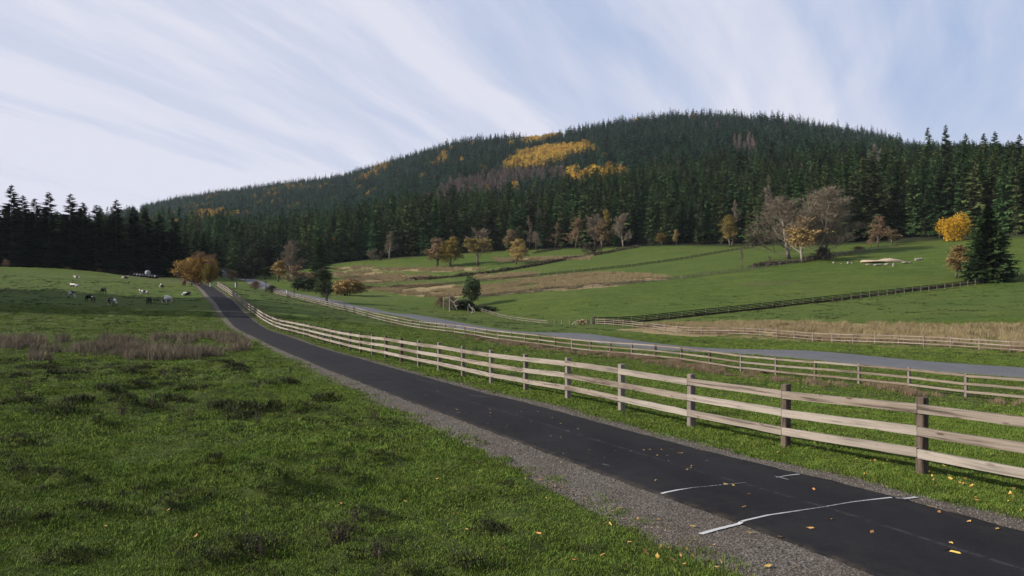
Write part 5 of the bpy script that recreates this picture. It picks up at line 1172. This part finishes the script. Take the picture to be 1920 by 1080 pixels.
# little gate frame at the junction
x, y = X(1116, 151.5), 151.5; gr = empty('gate', (x, y, float(height(x, y)))); tag(gr, 'small pale wooden gate frame where the fences meet by the road', 'gate')
for dx_ in (-.45, .45): b_ = MB(); b_.box((dx_, 0, .65), (.10, .10, 1.7)); b_.build('post', M['rail3'], gr)
for zz_ in (.95, 1.42): b_ = MB(); b_.box((0, 0.08, zz_), (1.0, .05, .10)); b_.build('rail', M['rail3'], gr)
# sand heap, boulders and stumps in the upper pasture
bm = bmesh.new(); bmesh.ops.create_icosphere(bm, subdivisions=4, radius=1)
for v in bm.verts:
    q = v.co.copy(); f = 1 + .25 * (fbm(q.x * 2 + 5, q.y * 2, 3, 3) - .5) * 2; v.co = Vector((q.x * 6.6 * f, q.y * 2.4 * f, max(-.3, q.z) * (.70 + .3 * math.sin(q.x * 5) + .5 * (fbm(q.x * 6 + 3, q.y * 6, 9, 2) - .5)) * f))
me = bpy.data.meshes.new('sand_heap'); bm.to_mesh(me); bm.free()
for p in me.polygons: p.use_smooth = True
x, y = X(1655, 256), 256; o = obj('sand_heap', me, M['sand'], None, (x, y, float(height(x, y)) + .1)); tag(o, 'long low heap of pale sand in the upper pasture', 'sand heap')
def boulder(px, py, s_, lab, mm='rock', name='boulder', cat='boulder'):
    x, y = hit(px, py, 150); bm = bmesh.new(); bmesh.ops.create_icosphere(bm, subdivisions=2, radius=.5); sd = px * .13
    for v in bm.verts: q = v.co; v.co = q * (1 + .5 * (fbm(q.x * 3 + sd, q.y * 3 + q.z * 2, 5, 2) - .5)); v.co.x *= s_[0]; v.co.y *= s_[0]; v.co.z *= s_[1]
    me = bpy.data.meshes.new(name); bm.to_mesh(me); bm.free(); o = obj(name, me, M[mm], None, (x, y, float(height(x, y)) + s_[1] * .25), px); tag(o, lab, cat)
for px, py, s_, lab in ((1563, 494, (.7, .9), 'upright boulder farthest from the sand heap'), (1578, 495, (.9, .4), 'flat boulder between two upright ones'), (1590, 494.5, (.7, 1.0), 'upright boulder with a pale face nearest the sand heap'), (1597, 493.5, (.5, .6), 'small boulder touching the pale faced one'), (1628, 497, (1.6, .6), 'low boulder at the front corner of the sand heap'), (1643, 498, (1.8, .8), 'dark boulder propping the sand heap'), (1650, 497.5, (1.4, .8), 'grey boulder at the middle of the sand heap front'), (1662, 497, (1.5, .8), 'rounded boulder under the top of the sand heap'), (1664, 491, (1.0, 1.3), 'brown boulder lying on the sand heap edge'), (1675, 500, (.6, 1.6), 'standing pale stone in front of the sand heap'),
                        (1697, 493, (2.0, .6), 'flat boulder trailing off behind the sand heap'), (1706, 493, (1.4, .5), 'last flat boulder of the heap trail'), (1717, 488.5, (.7, 1.2), 'upright boulder at the far stone group'), (1722, 487, (1.6, .7), 'long boulder in the far stone group'), (1728, 486.5, (.6, .8), 'small stone ending the far stone group')):
    boulder(px, py, s_, lab)
boulder(647, 555, (.8, 1.2), 'small dark stump in the verge beyond the road', 'black', 'tree_stump', 'stump')
boulder(924, 509, (1.4, 1.3), 'dark bush like clump on the hedge bank', 'black', 'tree_stump', 'stump')

# ------------------------------------------------------------------ haze
HAZE = 0.00003
if HAZE > 0:
    b_ = MB(); b_.box((0, 350, 215), (10600, 7200, 490)); m = bpy.data.materials.new('haze'); m.use_nodes = True; t = m.node_tree; t.nodes.clear()
    out = t.nodes.new('ShaderNodeOutputMaterial'); pv = t.nodes.new('ShaderNodeVolumePrincipled'); pv.inputs['Color'].default_value = (.78, .88, 1.0, 1); pv.inputs['Density'].default_value = HAZE; t.links.new(pv.outputs[0], out.inputs['Volume'])
    o = b_.build('haze', m); tag(o, kind='stuff')

# ------------------------------------------------------------------ overall reflectance trim per material
TRIM = {'path_asphalt': .50, 'road_asphalt': .78, 'crushed_gravel': .70, 'gravel_stone': .74, 'weathered_rail_timber': .72, 'weathered_post_timber': .78, 'roadside_rail_timber': .66, 'far_rail_timber': .68,
        'pasture_ground': .98, 'short_grass': 1.04, 'conifer_needles': 1.30, 'hill_conifer_needles': 1.15, 'brown_rushes': .85, 'tall_dry_grass': .85}
for m in list(bpy.data.materials):
    if not m.use_nodes or 'Principled BSDF' not in m.node_tree.nodes: continue
    f = TRIM.get(m.name, .84); t = m.node_tree; inp = t.nodes['Principled BSDF'].inputs['Base Color']
    if inp.links:
        src = inp.links[0].from_socket; t.links.new(mixc(t, 1.0, src, (f, f, f), 'MULTIPLY'), inp)
